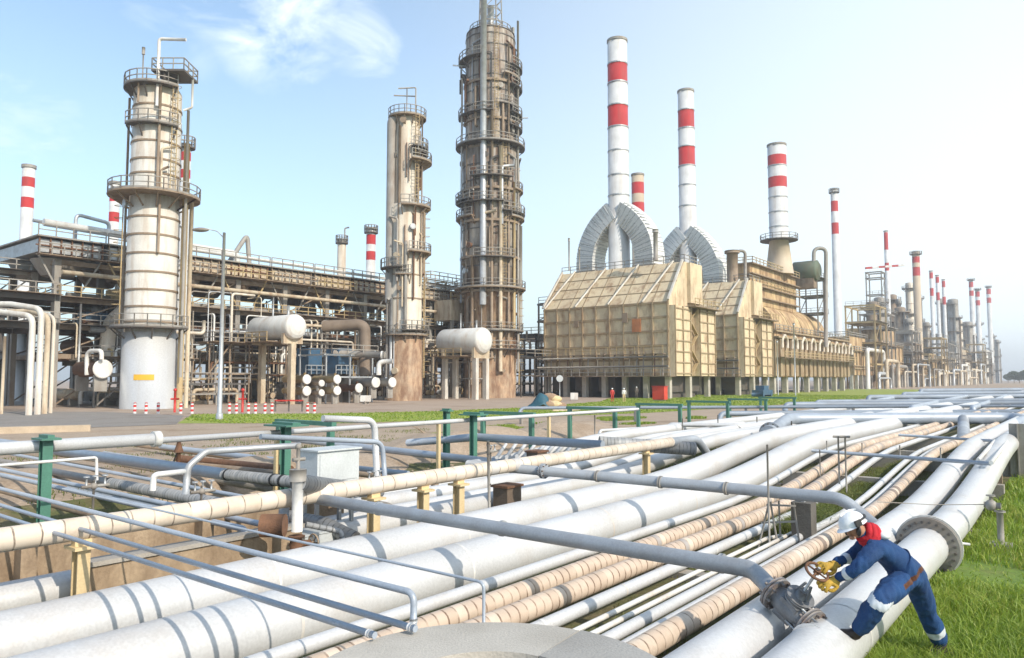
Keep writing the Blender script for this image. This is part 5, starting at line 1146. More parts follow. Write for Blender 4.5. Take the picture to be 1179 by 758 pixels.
s5, c5 = fstk('slender white stack with a dark cap behind the barrel roofed heater', 967, -60, 218, 440, 9, [(232, 244), (257, 270)], rt=1.0, plats=[(Zy(222, at_v(967, -60)[1]), 1.5)])
fstk('thin stack striped red at the top rising through the lattice tower', 1026, -60, 266, 400, 5.5, [(268, 288), (303, 312)], rt=.7)
fstk('banded stack with a broad flared head among dense columns', 1060, -56, 290, 430, 8, [(296, 303), (308, 318)], plats=[(Zy(293, at_v(1060, -56)[1]), 2.3)], white=STACKT)
for px, yt, lab in ((1077, 312, 'first of three thin red topped stacks in the haze'), (1084, 317, 'middle of three thin red topped stacks in the haze'), (1091, 322, 'last of three thin red topped stacks in the haze')):
    fstk(lab, px, -60, yt, 420, 4, [(yt+2, yt+9), (yt+20, yt+29)], rt=.8)
for px, yt, lab in ((1123, 322, 'far red headed stack left of a close pair, by the grey silo'), (1130, 333, 'small far red headed stack beside the grey silo'), (1143, 330, 'rightmost far red headed stack near the trees')):
    fstk(lab, px, -58, yt, 420, 4.6, [(yt+3, yt+9), (yt+13, yt+19)], plats=[(Zy(yt+1, at_v(px, -58)[1]), 2.2)])
def ftow(label, px, v, yt, wpx, mat, plats=4, **k):
    Y = at_v(px, v)[1]; zt = Zy(yt, Y); r = wpx/2*Y/F
    return tower(label, px, Y, [(0, zt*.3, r*1.08, 0), (zt*.3, zt, r, 0)], [mat], rings=[zt*f for f in (.35, .5, .62, .75, .88)], plats=[(zt*(.3+.65*i/max(plats-1, 1)), r*1.7, random.choice([0, 90, 200]), random.choice([270, 360, 380])) for i in range(plats)], pipes=[(250, .3, 0, zt*.95, r*.18, GALV), (310, .3, 0, zt*.8, r*.14, STEELB)], **k)
ftow('far grey tower with many landings right of the three thin stacks', 1101, -60, 346, 11, STEELG, 5)
ftow('dense dark column left of the flared banded stack', 1048, -58, 368, 7, STEELG, 5)
ftow('dense column right of the flared banded stack', 1069, -58, 372, 7, STEELG, 4)
ftow('short hazy column below the three thin stacks', 1083, -66, 385, 7, TOWG, 3)
ftow('grey far silo with a domed top', 1117, -60, 372, 10, STEELG, 2)
ftow('squat white far tank right of the silo', 1134, -56, 405, 13, TOWW, 1)
ftow('slim far column near the rightmost stack', 1150, -60, 392, 5, STEELG, 3)
ftow('hazy far column between the silo and the white tank', 1126, -64, 385, 5, TOWG, 3)
ftow('slim column beside the small orange heater', 1038, -62, 345, 4, STEELG, 4)
ftow('thin column left of the lattice tower', 1000, -62, 372, 5, STEELG, 3)
# lattice tower with boom
Y = at_v(1019, -58)[1]; c = Vector((P2(1019, Y), Y, 0)); u, v = uof(c), vof(c)
t = frame('open lattice tower carrying a red and white boom', u, u+5, v-5, v, [15, 21, 27, 33, 39, Zy(312, Y)], 1, 1, STEELG, .35, 'lattice tower', 'lattice_tower', rails=[(27, STEELG), (33, STEELG)], decks=[(15, STEELG), (21, STEELG), (27, STEELG)])
zb = Zy(308, Y); b = MB()
for k in range(6): b.beam(c+Vector((-5.5+k*2.3, 0, zb-.3+k*.18)), c+Vector((-3.2+k*2.3, 0, zb-.12+k*.18)), .7, .7, k % 2)
b.build('boom', [STACKR, STACKW], t)
for k in range(13):
    px = 1006+k*11.2+random.uniform(-4, 4); v = -58-random.random()*14; Y = at_v(px, v)[1]; zt = random.uniform(22, 40)*(1+.0006*Y); r = random.uniform(1.2, 2.3)
    tower('hazy column standing in the crowded far skyline', px, Y, [(0, zt*.35, r*1.1, 0), (zt*.35, zt, r, 0)], [random.choice([STEELG, TOWG, TOWW, STEELB])], rings=[zt*f for f in (.4, .6, .8)], plats=[(zt*f, r*1.9, random.choice([0, 120, 200]), 380) for f in (.45, .7, .95)], pipes=[(random.uniform(200, 340), .3, 0, zt*.95, .35, GALV)], group='columns of the crowded far skyline')
for k in range(9):
    px = 1010+k*15.5+random.uniform(-3, 3); v = -50-random.random()*6; x, Y = at_v(px, v); c = Vector((x, Y, 0)); u, v = uof(c), vof(c); zt = random.uniform(13, 26)
    frame('hazy steel framework in the crowded far skyline', u, u+random.uniform(9, 16), v-8, v, [zt*.3, zt*.55, zt*.8, zt], 2, 1, random.choice([STEELG, STEELB, STEELY]), .4, 'steel frame', 'open_framework', rails=[(zt, STEELG)], decks=[(zt*.55, STEELB), (zt*.8, STEELG)], group='frameworks of the crowded far skyline')
# filler frames and pipes among the far units
for px, v, yt, lab in ((1052, -52, 380, 'dense far steel frame round the flared banded stack'), (1094, -52, 395, 'dense far steel frame in front of the far grey tower'), (1140, -52, 405, 'hazy far steel frame below the rightmost stack'), (1000, -58, 395, 'steel frame behind the small rusty heater')):
    x, Y = at_v(px, v); c = Vector((x, Y, 0)); u, v = uof(c), vof(c); zt = Zy(yt, Y)
    frame(lab, u, u+16, v-9, v, [zt*.35, zt*.6, zt*.8, zt], 3, 1, STEELG, .4, 'steel frame', 'open_framework', rails=[(zt, STEELG), (zt*.6, STEELG)], decks=[(zt*.35, DARK), (zt*.6, STEELB)])
for k in range(26):
    u = 205+random.random()*300; v = -49-random.random()*4; z_ = 3+random.random()*9; l = 10+random.random()*24
    rp('far level pipe among the hazy units', [W(u, v, 0), W(u, v, z_), W(u+l, v, z_), W(u+l, v, 0)], random.choice([.3, .4, .6]), random.choice([CREAM, WHITE2, GALV, STEELG, TOWG]), 1.5, 'far level pipes among the hazy units')

# ================================================================== SMALL THINGS ON THE PLANT GROUND
Y = 52; c = D(252.5, 483.5, Y); c.z = 0; x, Y = c.x, c.y
t = thing('street_lamp', 'tall pale grey street lamp with a curved arm beside the lawn', 'street lamp', c)
zt = Zy(268, Y); b = MB(); b.tube([c, c+ZD*.4, c+ZD*.45, c+ZD*zt], [.24, .24, .165, .10], 12); b.build('pole', GALV, t)
b = MB(); b.tube([c+ZD*(zt-.4), c+Vector((-.5, 0, zt+.1)), c+Vector((-1.25, 0, zt+.28))], .04, 8, bend=.5); b.build('arm', GALV, t)
b = MB(); b.ball(c+Vector((-1.7, 0, zt+.2)), .62, .26, .16); b.build('lamp_head', STEELG, t)
for px, yb, yt, lab in ((896, 455, 392, 'slim grey pole before the gap between second and third heaters'), (916, 456, 372, 'taller slim grey pole before the barrel roofed heater'), (568, 457, 400, 'slim pale pole right of the right white drum')):
    p = G(px, yb, 0); b = MB(); b.cyl(p, Vector((p.x, p.y, Zy(yt, p.y))), .11, 8); b.cyl(Vector((p.x, p.y, Zy(yt, p.y)-.4)), Vector((p.x, p.y, Zy(yt, p.y))), .2, 8); single(b, 'slim_pole', GALV, p, lab, 'pole')
BOLL = [(155, 'bollard'), (168, ''), (182, ''), (208, ''), (221, ''), (264, ''), (272, ''), (286, ''), (294, ''), (305, ''), (313, ''), (354, ''), (362, '')]
BL = ['red and white bollard left of the tower skirt', 'red and white bollard before the left edge of the tower skirt', 'red and white bollard below the yellow sign', 'red and white bollard at the right foot of the tower skirt', 'red and white bollard midway between tower skirt and lamp post', 'first red and white bollard right of the lamp post', 'second red and white bollard right of the lamp post', 'third red and white bollard right of the lamp post', 'fourth red and white bollard right of the lamp post', 'red and white bollard just left of the red rail', 'red and white bollard standing under the red rail', 'red and white bollard just beyond the right end of the red rail', 'last red and white bollard, beyond the right end of the red rail']
for (px, _), lab in zip(BOLL, BL):
    p = G(px, 476.5, 0); b = MB(); zz = [0, .18, .36, .54, .72, .86]
    pts = []; mi = []
    for k in range(5): pts += [p+ZD*zz[k], p+ZD*zz[k+1]]; mi += [k % 2, k % 2]
    b.tube(pts, .12, 12, mi); b.ball(p+ZD*.86, .12, .12, .06, 12, 6, 1); single(b, 'bollard', [STACKW, REDP], p, lab, 'bollard', 'red and white bollards along the plant road')
t = thing('red_barrier', 'red barrier rail on dark posts along the plant road', 'barrier', G(318, 474, 0))
p, q = G(316, 474, 0), G(349, 474, 0); b = MB(); b.beam(p+ZD*.95, q+ZD*.95, .12); b.build('rail', REDP, t)
for f in (.03, .5, .97): r_ = p.lerp(q, f); b = MB(); b.cyl(r_, r_+ZD*.95, .08, 8); b.build('post', DARK, t)
for px, lab, h in ((201, 'tall red hydrant post at the right foot of the tower skirt', 1.9), (279, 'red hydrant post between two bollards', 1.9)):
    p = G(px, 475, 0); t = thing('hydrant', lab, 'hydrant', p); b = MB(); b.cyl(p, p+ZD*h, .1, 10); b.ball(p+ZD*h, .15); b.build('post', REDP, t)
    b = MB(); b.cyl(p+ZD*h*.6-Vector((.35, 0, 0)), p+ZD*h*.6+Vector((.35, 0, 0)), .08, 8); b.build('outlet', REDP, t)
p = G(760, 461.5, 0); t = thing('fire_cabinet', 'bright red equipment cabinet in front of the largest heater legs', 'cabinet', p)
b = MB(); b.bx(uof(p)-.5, uof(p)+.5, vof(p)-.85, vof(p)+.85, .15, 1.85); b.build('box', weathered('bright_red_enamel', (.68, .06, .03), (.4, .04, .02), .4, 1, 1, .4), t)
b = MB(); b.bx(uof(p)-.6, uof(p)+.6, vof(p)-.95, vof(p)+.95, 1.85, 1.93); b.build('roof', REDP, t)
b = MB(); b.bx(uof(p)-.4, uof(p)+.4, vof(p)-.7, vof(p)+.7, 0, .15); b.build('plinth', CONC, t)
p = G(644.5, 459, 0); t = thing('round_sign', 'round pale sign on a thin pole near the heap of sacks', 'sign', p)
b = MB(); b.cyl(p, p+ZD*Zy(432, p.y), .06, 8); b.build('pole', GALV, t)
b = MB(); q = p+ZD*Zy(436, p.y)-Vector((0, .1, 0)); b.cyl(q, q-Vector((0, .05, 0)), .5, 24); b.build('disc', BOXG, t)
p = G(661, 461, 0); b = MB(); b.hexa(p+ZD*.55, Vector((.5, 0, 0)), Vector((0, .4, 0)), ZD*.45); b.hexa(p+ZD*.05, Vector((.4, 0, 0)), Vector((0, .3, 0)), ZD*.05); single(b, 'white_crate', WHITE2, p, 'small white crate on the ground right of the round sign', 'crate')
p = G(808, 443, 1.4); b = MB(); hb = D(808, 428, 119.5); b.hexa(hb, VD*1.1, UD*.1, ZD*.7); b.beam(hb-UD*1-ZD*.5, hb-ZD*.5, .2); single(b, 'notice_board', WHITE2, hb, 'small white board fixed low on the right end of the largest heater', 'board')
# heap of sacks half under a teal tarpaulin
p = G(628, 471.5, 0)
t = thing('sack_heap', 'heap of tan sacks half covered by a teal tarpaulin at the lawn edge', 'heap', p)
for k, (dx, dy, dz, a) in enumerate(((.1, 0, .35, .8), (.7, -.2, .3, .7), (1.2, .1, .25, .55), (.35, .4, .8, .75), (.8, .3, .7, .6), (1.0, -.3, .18, .5), (.2, -.5, .3, .6))):
    b = MB(); b.ball(p+Vector((dx*1.2, dy, dz*1.35)), a*1.05, a*.6, a*.6, 12, 8); o = b.build('sack', [TILE, TANP, TILE][k % 3], t)
b = MB(); n = 16; vs_ = []
for i in range(n+1):
    for j in range(n+1):
        x_, y_ = -2.2+2.5*i/n, -1.0+2.0*j/n
        h_ = 1.5*math.exp(-((x_+.35)**2*1.1+y_*y_*1.4))+.16*mnoise.noise(Vector((x_*2.2, y_*2.2, 0)))+.05
        vs_.append(p+Vector((x_, y_, max(h_, .03))))
b.add(vs_, [(i*(n+1)+j, (i+1)*(n+1)+j, (i+1)*(n+1)+j+1, i*(n+1)+j+1) for i in range(n) for j in range(n)], 0, True); o = b.build('tarpaulin', TEAL, t); sm = o.modifiers.new('thickness', 'SOLIDIFY'); sm.thickness = .04
line('plank', 'pale plank lying in front of the heap of sacks', [G(636, 473, .06), G(668, 472.5, .06)], .09, CREAM, None, 8)
b = MB(); p = G(878, 457, 0); b.bx(uof(p)-2.2, uof(p)+2.2, vof(p)-.9, vof(p)+.9, .3, 1.1); b.bx(uof(p)-1.2, uof(p)+1.0, vof(p)-.7, vof(p)+.7, 1.1, 1.8); b.tube([W(uof(p)-2, vof(p)+.95, .4), W(uof(p)-2, vof(p)-.95, .4)], .35, 12); b.tube([W(uof(p)+1.5, vof(p)+.95, .4), W(uof(p)+1.5, vof(p)-.95, .4)], .35, 12)
single(b, 'pump_cart', BLUEM, p, 'dark teal pump cart parked before the second heater', 'cart')

# ================================================================== PEOPLE
def skin_mesh(name, verts, edges, radii, root=0, sub=2, mats=(), origin=Vector()):
    me = bpy.data.meshes.new(name); me.from_pydata([tuple(Vector(v)-origin) for v in verts], edges, [])
    o = bpy.data.objects.new(name, me); COL.objects.link(o)
    m = o.modifiers.new('Skin', 'SKIN'); m.use_smooth_shade = True; m.branch_smoothing = .3
    for i, r in enumerate(radii):
        sv = me.skin_vertices[0].data[i]; sv.radius = r if isinstance(r, tuple) else (r, r); sv.use_root = (i == root)
    s = o.modifiers.new('Sub', 'SUBSURF'); s.levels = sub; s.render_levels = sub
    dg = bpy.context.evaluated_depsgraph_get(); dg.update()
    nm = bpy.data.meshes.new_from_object(o.evaluated_get(dg)); nm.name = name
    bpy.data.objects.remove(o); bpy.data.meshes.remove(me)
    for mm in mats: nm.materials.append(mm)
    nm.polygons.foreach_set('use_smooth', np.ones(len(nm.polygons), dtype=bool))
    return nm
def link_mesh(nm, name, parent, loc=(0, 0, 0)):
    o = bpy.data.objects.new(name, nm); COL.objects.link(o); o.parent = parent; o.location = loc; o['_o'] = parent['_o']; return o
BLUE = weathered('blue_coverall_cloth', (.010, .066, .205), (.006, .03, .11), .6, 7, 1, .85, 0, .5, 120, .4, .7, (.010, .045, .14))
SKIN = weathered('tanned_skin', (.42, .22, .14), (.34, .16, .10), .4, 20, 1, .5)
REFL = weathered('pale_reflective_tape', (.62, .66, .72), None, 0, 1, 1, .35)
LEATH = weathered('brown_leather', (.10, .035, .02), None, 0, 1, 1, .55)
BOOT = weathered('dark_boot_leather', (.045, .03, .03), (.10, .08, .06), .5, 20, 1, .55)
GLOVE = weathered('yellow_work_glove', (.58, .36, .05), (.30, .19, .05), .7, 25, 1, .8, 0, .4, 90)
SCARF = weathered('red_scarf_cloth', (.55, .015, .03), (.35, .01, .02), .5, 30, 1, .85, 0, .5, 60)
HELM = weathered('white_helmet_shell', (.80, .82, .85), None, 0, 1, 1, .25)
GOG = weathered('black_goggle_rubber', (.02, .02, .022), None, 0, 1, 1, .4)
w0 = D(1048, 740, 7.15); org = Vector((w0.x, w0.y, 0))
wk = thing('person', 'worker in blue coverall, white helmet and yellow gloves turning a valve handwheel', 'person', org)
pel = D(1047, 655, 7.08); waist = D(1033, 646, 7.06); chest = D(1018, 631, 7.04); nb_ = D(1001, 617, 7.02); nk = D(996, 613, 7.01)
hd = D(984, 607, 7.0); crown = D(976, 595, 7.0); jaw = D(985, 616, 6.99)
shn = D(1008, 630, 6.86); shf = D(1001, 622, 7.20)
ringc = wp
gl = D(953, 671, (wp.y-.05)); gr = D(949, 652, (wp.y+.06))
wrn = D(962, 667, gl.y+.03); wrf = D(960, 650, gr.y+.05)
eln = D(986, 656, 6.80); elf = D(981, 640, 7.22)
hpn = D(1041, 666, 6.97); hpf = D(1055, 668, 7.20)
knn = D(1010, 694, 6.70); ann = D(987, 728, 6.94)
knf = D(1066, 703, 7.34); anf = D(1084, 741, 7.50)
Vb = [pel, waist, chest, nb_, nk, jaw.lerp(hd, .45), hd.lerp(crown, .55), shn, eln, wrn, shf, elf, wrf, hpn, knn, ann, hpf, knf, anf]
Eb = [(0, 1), (1, 2), (2, 3), (3, 4), (4, 5), (5, 6), (2, 7), (7, 8), (8, 9), (2, 10), (10, 11), (11, 12), (0, 13), (13, 14), (14, 15), (0, 16), (16, 17), (17, 18)]
# mid limb points for taper and loose cloth
def addmid(i, j, f, r):
    Vb.append(Vb[i].lerp(Vb[j], f)); k = len(Vb)-1; Eb.remove((i, j)); Eb.extend([(i, k), (k, j)]); Rb.append(r)
Rb = [(.155, .15), (.172, .165), (.19, .175), .09, .058, .082, .088, .088, .064, .044, .086, .062, .044, .122, .094, .078, .124, .094, .080]
addmid(7, 8, .5, .074); addmid(10, 11, .5, .070); addmid(8, 9, .45, .060); addmid(11, 12, .45, .058)
addmid(13, 14, .5, .112); addmid(14, 15, .45, .096); addmid(16, 17, .5, .114); addmid(17, 18, .5, .096)
nm = skin_mesh('body', Vb, Eb, Rb, 0, 4, [BLUE, SKIN, REFL, LEATH], org)
# cloth folds and colour regions
co_ = np.zeros(len(nm.vertices)*3); nm.vertices.foreach_get('co', co_); co_ = co_.reshape(-1, 3)
nr = np.zeros(len(nm.vertices)*3); nm.vertices.foreach_get('normal', nr); nr = nr.reshape(-1, 3)
hl = np.array(hd-org)
for i in range(len(co_)):
    if np.linalg.norm(co_[i]-hl) > .17:
        q = Vector(co_[i]); co_[i] += nr[i]*(.012*mnoise.noise(q*9)+.009*mnoise.noise(Vector((q.x*26, q.y*26, q.z*14))))
nm.vertices.foreach_set('co', co_.ravel())
def seg_t(p, a, b): d = b-a; return (p-a).dot(d)/d.length_squared, (p-(a+d*max(0, min(1, (p-a).dot(d)/d.length_squared)))).length
for f in nm.polygons:
    p = f.center+org; m = 0
    th, dh = seg_t(p, nk, crown)
    if th > .18 and dh < .14 and (p-shn).length > .09: m = 1
    for a, b_, lo, hi, dm in ((eln, wrn, .30, .52, .09), (elf, wrf, .30, .52, .09), (knn, ann, -.10, .06, .14), (knf, anf, .52, .68, .13)):
        tt, dd = seg_t(p, a, b_)
        if lo < tt < hi and dd < dm: m = 2
    ba = Vector((-.32, 0, .95)); tt = (p-D(1042, 660, 7.08)).dot(ba)
    if -.025 < tt < .025 and min(seg_t(p, eln, wrn)[1], seg_t(p, shn, eln)[1]) > .075 and (p-D(1042, 660, 7.08)).length < .34: m = 3
    f.material_index = m
nm.update(); link_mesh(nm, 'body', wk)
uh = (crown-jaw).normalized(); fh = Vector((-.85, -.25, -.5)); fh = (fh-uh*fh.dot(uh)).normalized(); sh_ = uh.cross(fh)
hc = hd.lerp(crown, .35)
b = MB(); n1, n2 = 20, 8; vs_ = []
for i in range(n2+1):
    a = PI/2*i/n2
    for k in range(n1): ph = 2*PI*k/n1; vs_.append(hc+uh*(.126*math.cos(a)-.01)+(fh*math.cos(ph)*.132+sh_*math.sin(ph)*.110)*math.sin(a))
b.add(vs_, [(i*n1+k, (i+1)*n1+k, (i+1)*n1+(k+1) % n1, i*n1+(k+1) % n1) for i in range(n2) for k in range(n1)], 0, True)
# peak and rim
rim = []
for k in range(n1):
    ph = 2*PI*k/n1; e_ = .010+.032*max(math.cos(ph), 0)**2; d_ = fh*math.cos(ph)*(.132+e_)+sh_*math.sin(ph)*(.110+e_*.5)
    rim.append(hc+d_-uh*(.016+.01*max(math.cos(ph), 0)))
base = [vs_[n2*n1+k] for k in range(n1)]
b.add(base+rim, [(k, (k+1) % n1, n1+(k+1) % n1, n1+k) for k in range(n1)], 0, True)
b.tube([hc+uh*.104-fh*.09, hc+uh*.122, hc+uh*.104+fh*.09], .010, 8, bend=.1); hm_ = b.build('helmet', HELM, wk)
b = MB(); R_ = .128
b.tube([hc+uh*.03+fh*math.cos(x)*.137+sh_*math.sin(x)*.115 for x in [PI*.45+PI*1.1*k/20 for k in range(21)]], .010, 8, 0, False)
b.hexa(hc+uh*.015-sh_*.12*(1 if sh_.y > 0 else -1)+fh*.02, fh*.03, uh*.028, sh_*.012); b.build('goggle_strap', GOG, wk)
b = MB()
for s in (-1, 1): b.ball(hd+fh*.035-uh*.02+sh_*s*.088, .02, .035, .05)
b.build('ear_muffs', GOG, wk)
b = MB(); b.ball(hd+fh*.082-uh*.028, .018, .018, .026, 10, 6, 0, (fh, sh_, uh)); b.ball(hd+fh*.062-uh*.075, .030, .034, .022, 10, 6, 0, (fh, sh_, uh)); b.build('nose_and_chin', SKIN, wk)
for s in (-1, 1): b = MB(); b.ball(hd+fh*.074+sh_*s*.03+uh*.005, .011); b.build('eye', GOG, wk)
b = MB(); ctr = nk.lerp(nb_, .5); ax_ = (nb_-hd).normalized(); xx = ax_.orthogonal().normalized(); yy = ax_.cross(xx)
for j, (o_, r_) in enumerate(((-.035, .072), (-.0, .088), (.035, .092))):
    b.tube([ctr+ax_*o_+(xx*math.cos(2*PI*k/20)+yy*math.sin(2*PI*k/20))*r_+ax_*.012*math.sin(3*2*PI*k/20+j) for k in range(21)], .032, 8, 0, False)
b.build('scarf', SCARF, wk)
b = MB(); b.ball(D(1014, 615, 7.0), .075, .12, .05, 12, 8); b.build('towel', HELM, wk)
# boots
def boot(ankle, toe, up):
    d = (toe-ankle); d.normalize(); side = up.cross(d).normalized()
    heel = ankle-up*.085-d*.05
    pts = [ankle+up*.07, ankle+up*.0, ankle-up*.05+d*.02, ankle-up*.062+d*.09, ankle-up*.075+d*.16, ankle-up*.078+d*.215]
    nm = skin_mesh('boot', pts+[heel+up*.03], [(0, 1), (1, 2), (2, 3), (3, 4), (4, 5), (2, 6)], [.062, .056, .055, .052, .047, .036, .045], 2, 2, [BOOT], org)
    o = link_mesh(nm, 'boot', wk)
    b = MB(); b.hexa(ankle-up*.118+d*.075, d*.155, side*.048, up*.013); b.build('sole', BLACKR, o)
tl = D(964, 721, 6.84)
dl = (tl-ann).normalized(); ul_ = (knn-ann).normalized(); ul_ = (ul_-dl*ul_.dot(dl)).normalized()
boot(ann, tl, ul_)
tf = anf+Vector((-.16, -.05, -.05)); df = (tf-anf).normalized(); uf = ZD-df*ZD.dot(df)
boot(anf, tf, uf.normalized())
# gloves gripping the wheel
def glove(wr, ring_pt, bend_dir):
    a = (ring_pt-wr).normalized(); n = (bend_dir-a*bend_dir.dot(a)).normalized(); s = a.cross(n)
    K = 1.3
    V2 = [wr-a*.05, wr, wr+a*.045*K, wr+a*.085*K]; E2 = [(0, 1), (1, 2), (2, 3)]; R2 = [(.056, .052), (.044, .040), (.056, .036), (.058, .034)]
    for k, (off, l) in enumerate(((-.036, .9), (-.012, 1.05), (.012, 1.0), (.036, .8))):
        b0 = len(V2); base = wr+a*.085*K+s*off*K; l *= K
        V2 += [base+a*.022*l, base+a*.044*l+n*.020*K, base+a*.036*l+n*.040*l, base+a*.012+n*.046*l]
        E2 += [(3, b0), (b0, b0+1), (b0+1, b0+2), (b0+2, b0+3)]; R2 += [.0185, .0175, .0165, .014]
    b0 = len(V2); V2 += [wr+(a*.03+s*.05+n*.012)*K, wr+(a*.06+s*.055+n*.03)*K, wr+(a*.085+s*.03+n*.042)*K]; E2 += [(2, b0), (b0, b0+1), (b0+1, b0+2)]; R2 += [.025, .021, .017]
    nm = skin_mesh('glove', V2, E2, R2, 1, 2, [GLOVE], org); link_mesh(nm, 'glove', wk)
glove(wrn, gl, -bd); glove(wrf, gr, -bd)
# distant people
def small_person(px, py, label, top, legs, h=1.72):
    c = G(px, py, 0); t = thing('person', label, 'person', c)
    k = h/1.72; v = lambda x, y, z: c+Vector((x, y, z))*k
    Vs = [v(0, 0, .95), v(0, 0, 1.2), v(0, 0, 1.4), v(0, 0, 1.5), v(0, -.02, 1.58), v(0, 0, 1.66), v(.19, 0, 1.4), v(.24, -.03, 1.12), v(.22, -.12, .9), v(-.19, 0, 1.4), v(-.24, -.03, 1.12), v(-.2, -.1, .9), v(.09, 0, .9), v(.11, -.03, .5), v(.11, .05, .08), v(-.09, 0, .9), v(-.12, -.08, .5), v(-.12, -.04, .08), v(.11, -.12, .04), v(-.12, -.2, .04)]
    Es = [(0, 1), (1, 2), (2, 3), (3, 4), (4, 5), (2, 6), (6, 7), (7, 8), (2, 9), (9, 10), (10, 11), (0, 12), (12, 13), (13, 14), (0, 15), (15, 16), (16, 17), (14, 18), (17, 19)]
    nm = skin_mesh('body', Vs, Es, [.14, .14, .13, .055, .09, .085, .07, .05, .04, .07, .05, .04, .1, .07, .05, .1, .07, .05, .04, .04], 0, 1, [top, SKIN, legs], c)
    for f in nm.polygons: z_ = f.center.z/k; f.material_index = 1 if z_ > 1.5 or (abs(f.center.x) > .17 and z_ < .98) else 0 if z_ > .98 else 2
    link_mesh(nm, 'body', t)
    b = MB(); q = v(0, 0, 1.64); b.ball(q, .12*k, .14*k, .1*k); b.build('helmet', HELM, t)
small_person(718.5, 463, 'distant person in a white shirt standing before the largest heater', WHITE2, TANP)
small_person(705, 463, 'distant person in red clothing standing before the largest heater', REDP, REDP)
small_person(733, 459, 'distant person in dark overalls under the largest heater', DARK, DARK)

# ================================================================== FAR TREES
LEAF = leaf_mat('tree_leaves', [(.04, .075, .03), (.06, .10, .035), (.085, .12, .045)], (.09, .13, .05))
for i, (px, Y, h, lab) in enumerate([(1168, 560, 9, 'far bushy tree at the right edge below the sky, left of its neighbours'), (1174, 540, 8, 'far round tree at the right edge, second of the clump'), (1182, 530, 9.5, 'far tree cut by the right edge of the picture'), (1161, 640, 7, 'smallest far tree, beside the last far column')]):
    c = Vector((P2(px, Y), Y, 0)); t = thing('tree', lab, 'tree', c)
    b = MB(); b.tube([c, c+ZD*h*.4, c+Vector((.3, 0, h*.7))], [.35, .25, .1], 8)
    for a in range(4): b.cyl(c+ZD*h*.4, c+Vector((math.cos(a*1.6)*h*.3, math.sin(a*1.6)*h*.3, h*.7)), .12, 6, 0, .05)
    b.build('trunk', STEELB, t)
    m = 1500; q = rng.normal(0, 1, (m, 3)); q /= np.linalg.norm(q, axis=1)[:, None]; q *= rng.uniform(.35, 1, (m, 1))**.5
    q *= np.array([h*.48, h*.48, h*.36])*(1+.3*np.array([mnoise.noise(Vector(x)*.35+Vector((i*7, 0, 0))) for x in q*2]))[:, None]
    o = blades('crown', q+np.array([0, 0, h*.62]), np.full(m, .9), np.full(m, .28), .9, LEAF); del o['kind']; o.parent = t

# ================================================================== MORE OF THE PLANT BETWEEN TOWERS AND HEATERS, DEBRIS BY THE TRACK
frame('dark congested steel rack between the tallest tower and the largest heater', 106, 134, -92, -78, [4.5, 8.0, 11.0], 5, 2, DARK, .35, rails=[(11, STEELG), (8, STEELB)], decks=[(4.5, DARK), (8, STEELB)])
frame('low dark steel rack running behind the heaters', 128, 200, -84, -76, [4, 7.5], 8, 1, DARK, .4, rails=[(7.5, STEELG)], decks=[(4, DARK)])
frame('tall open framework left of the largest heater', 104, 110, -76, -72.5, [6, 10, 13, 16], 1, 1, STEELG, .25, 'steel frame', 'open_framework', rails=[(16, STEELG), (13, STEELG)], decks=[(13, DARK), (16, DARK)])
for k in range(44):
    u = 106+random.random()*28; v = -77+random.random()*3; z1 = 4+random.random()*7
    rp('upright dusky pipe between the tallest tower and the largest heater', [W(u, v, 0), W(u, v, z1), W(u, v-4, z1)], random.choice([.1, .15, .22]), random.choice([STEELB, STEELG, DARK, CREAM]), .6, 'dusky pipes beside the largest heater')
for k in range(16):
    u = 105+random.random()*8; v = -78+random.random()*5; z_ = 3+random.random()*8.5
    rp('level dusky pipe between the tallest tower and the largest heater', [W(u, v, z_), W(u+10+random.random()*14, v, z_)], random.choice([.12, .18, .3]), random.choice([STEELB, STEELG, CREAM, RUST]), .6, 'level dusky pipes beside the largest heater')
t = thing('tan_casing', 'tan box casing jutting from the rack behind the right white drum', 'casing', W(88, VR+3, 9))
b = MB(); b.bx(84, 97, VR+.8, VR+4.5, 12.0, 15.2); b.build('casing', CREAM, t)
b = MB(); b.rail([W(84, VR+4.4, 15.2), W(97, VR+4.4, 15.2), W(97, VR+.9, 15.2)], 1.1, .05, 1.6); b.build('handrail', STEELY, t)
for u in (84.5, 90.5, 96.5): b = MB(); b.bx(u-.25, u+.25, VR+4, VR+4.4, -.1, 12); b.build('column', STEELG, t)
for k, (u0_, z_, m) in enumerate(((84, 17.3, STEELG), (84, 19.0, STEELY), (78, 18.2, STEELB))):
    frame(['light upper walkway frame left of the tallest tower', 'highest thin walkway frame left of the tallest tower', 'upper walkway frame right of the middle tower'][k], u0_, u0_+14, VR-6+k, VR-2+k, [15.0, z_], 3, 1, m, .16, 'walkway', 'walkway_frame', braces=True, rails=[(z_, m)])
# kerb, rusty pipes, planks, earth mound, stones
a, c = G(-120, 503, 0), G(104, 496.5, 0)
b = MB(); b.beam(a+ZD*.17, c+ZD*.17, .5, .34); single(b, 'kerb_stone', weathered('tan_kerb_concrete', (.52, .42, .31), (.33, .24, .16), .6, 2, 1, .9, 0, .4), a, 'low tan concrete kerb at the edge of the asphalt at the far left', 'kerb')
for k, (x0, y0, x1, y1, r, lab) in enumerate([(205, 528, 335, 541, .11, 'rusty brown pipe lying behind the pale grey bend, upper of three'), (222, 536, 340, 548, .10, 'rusty brown pipe lying behind the pale grey bend, middle of three'), (228, 541, 318, 551, .08, 'rusty brown pipe lying behind the pale grey bend, lowest of three')]):
    a, c = G(x0, y0, .35), G(x1, y1, .35); b = MB(); b.tube([a, c], r, 12); single(b, 'rusty_pipe', [RUST, STEELB, RUST][k], a, lab, 'pipe')
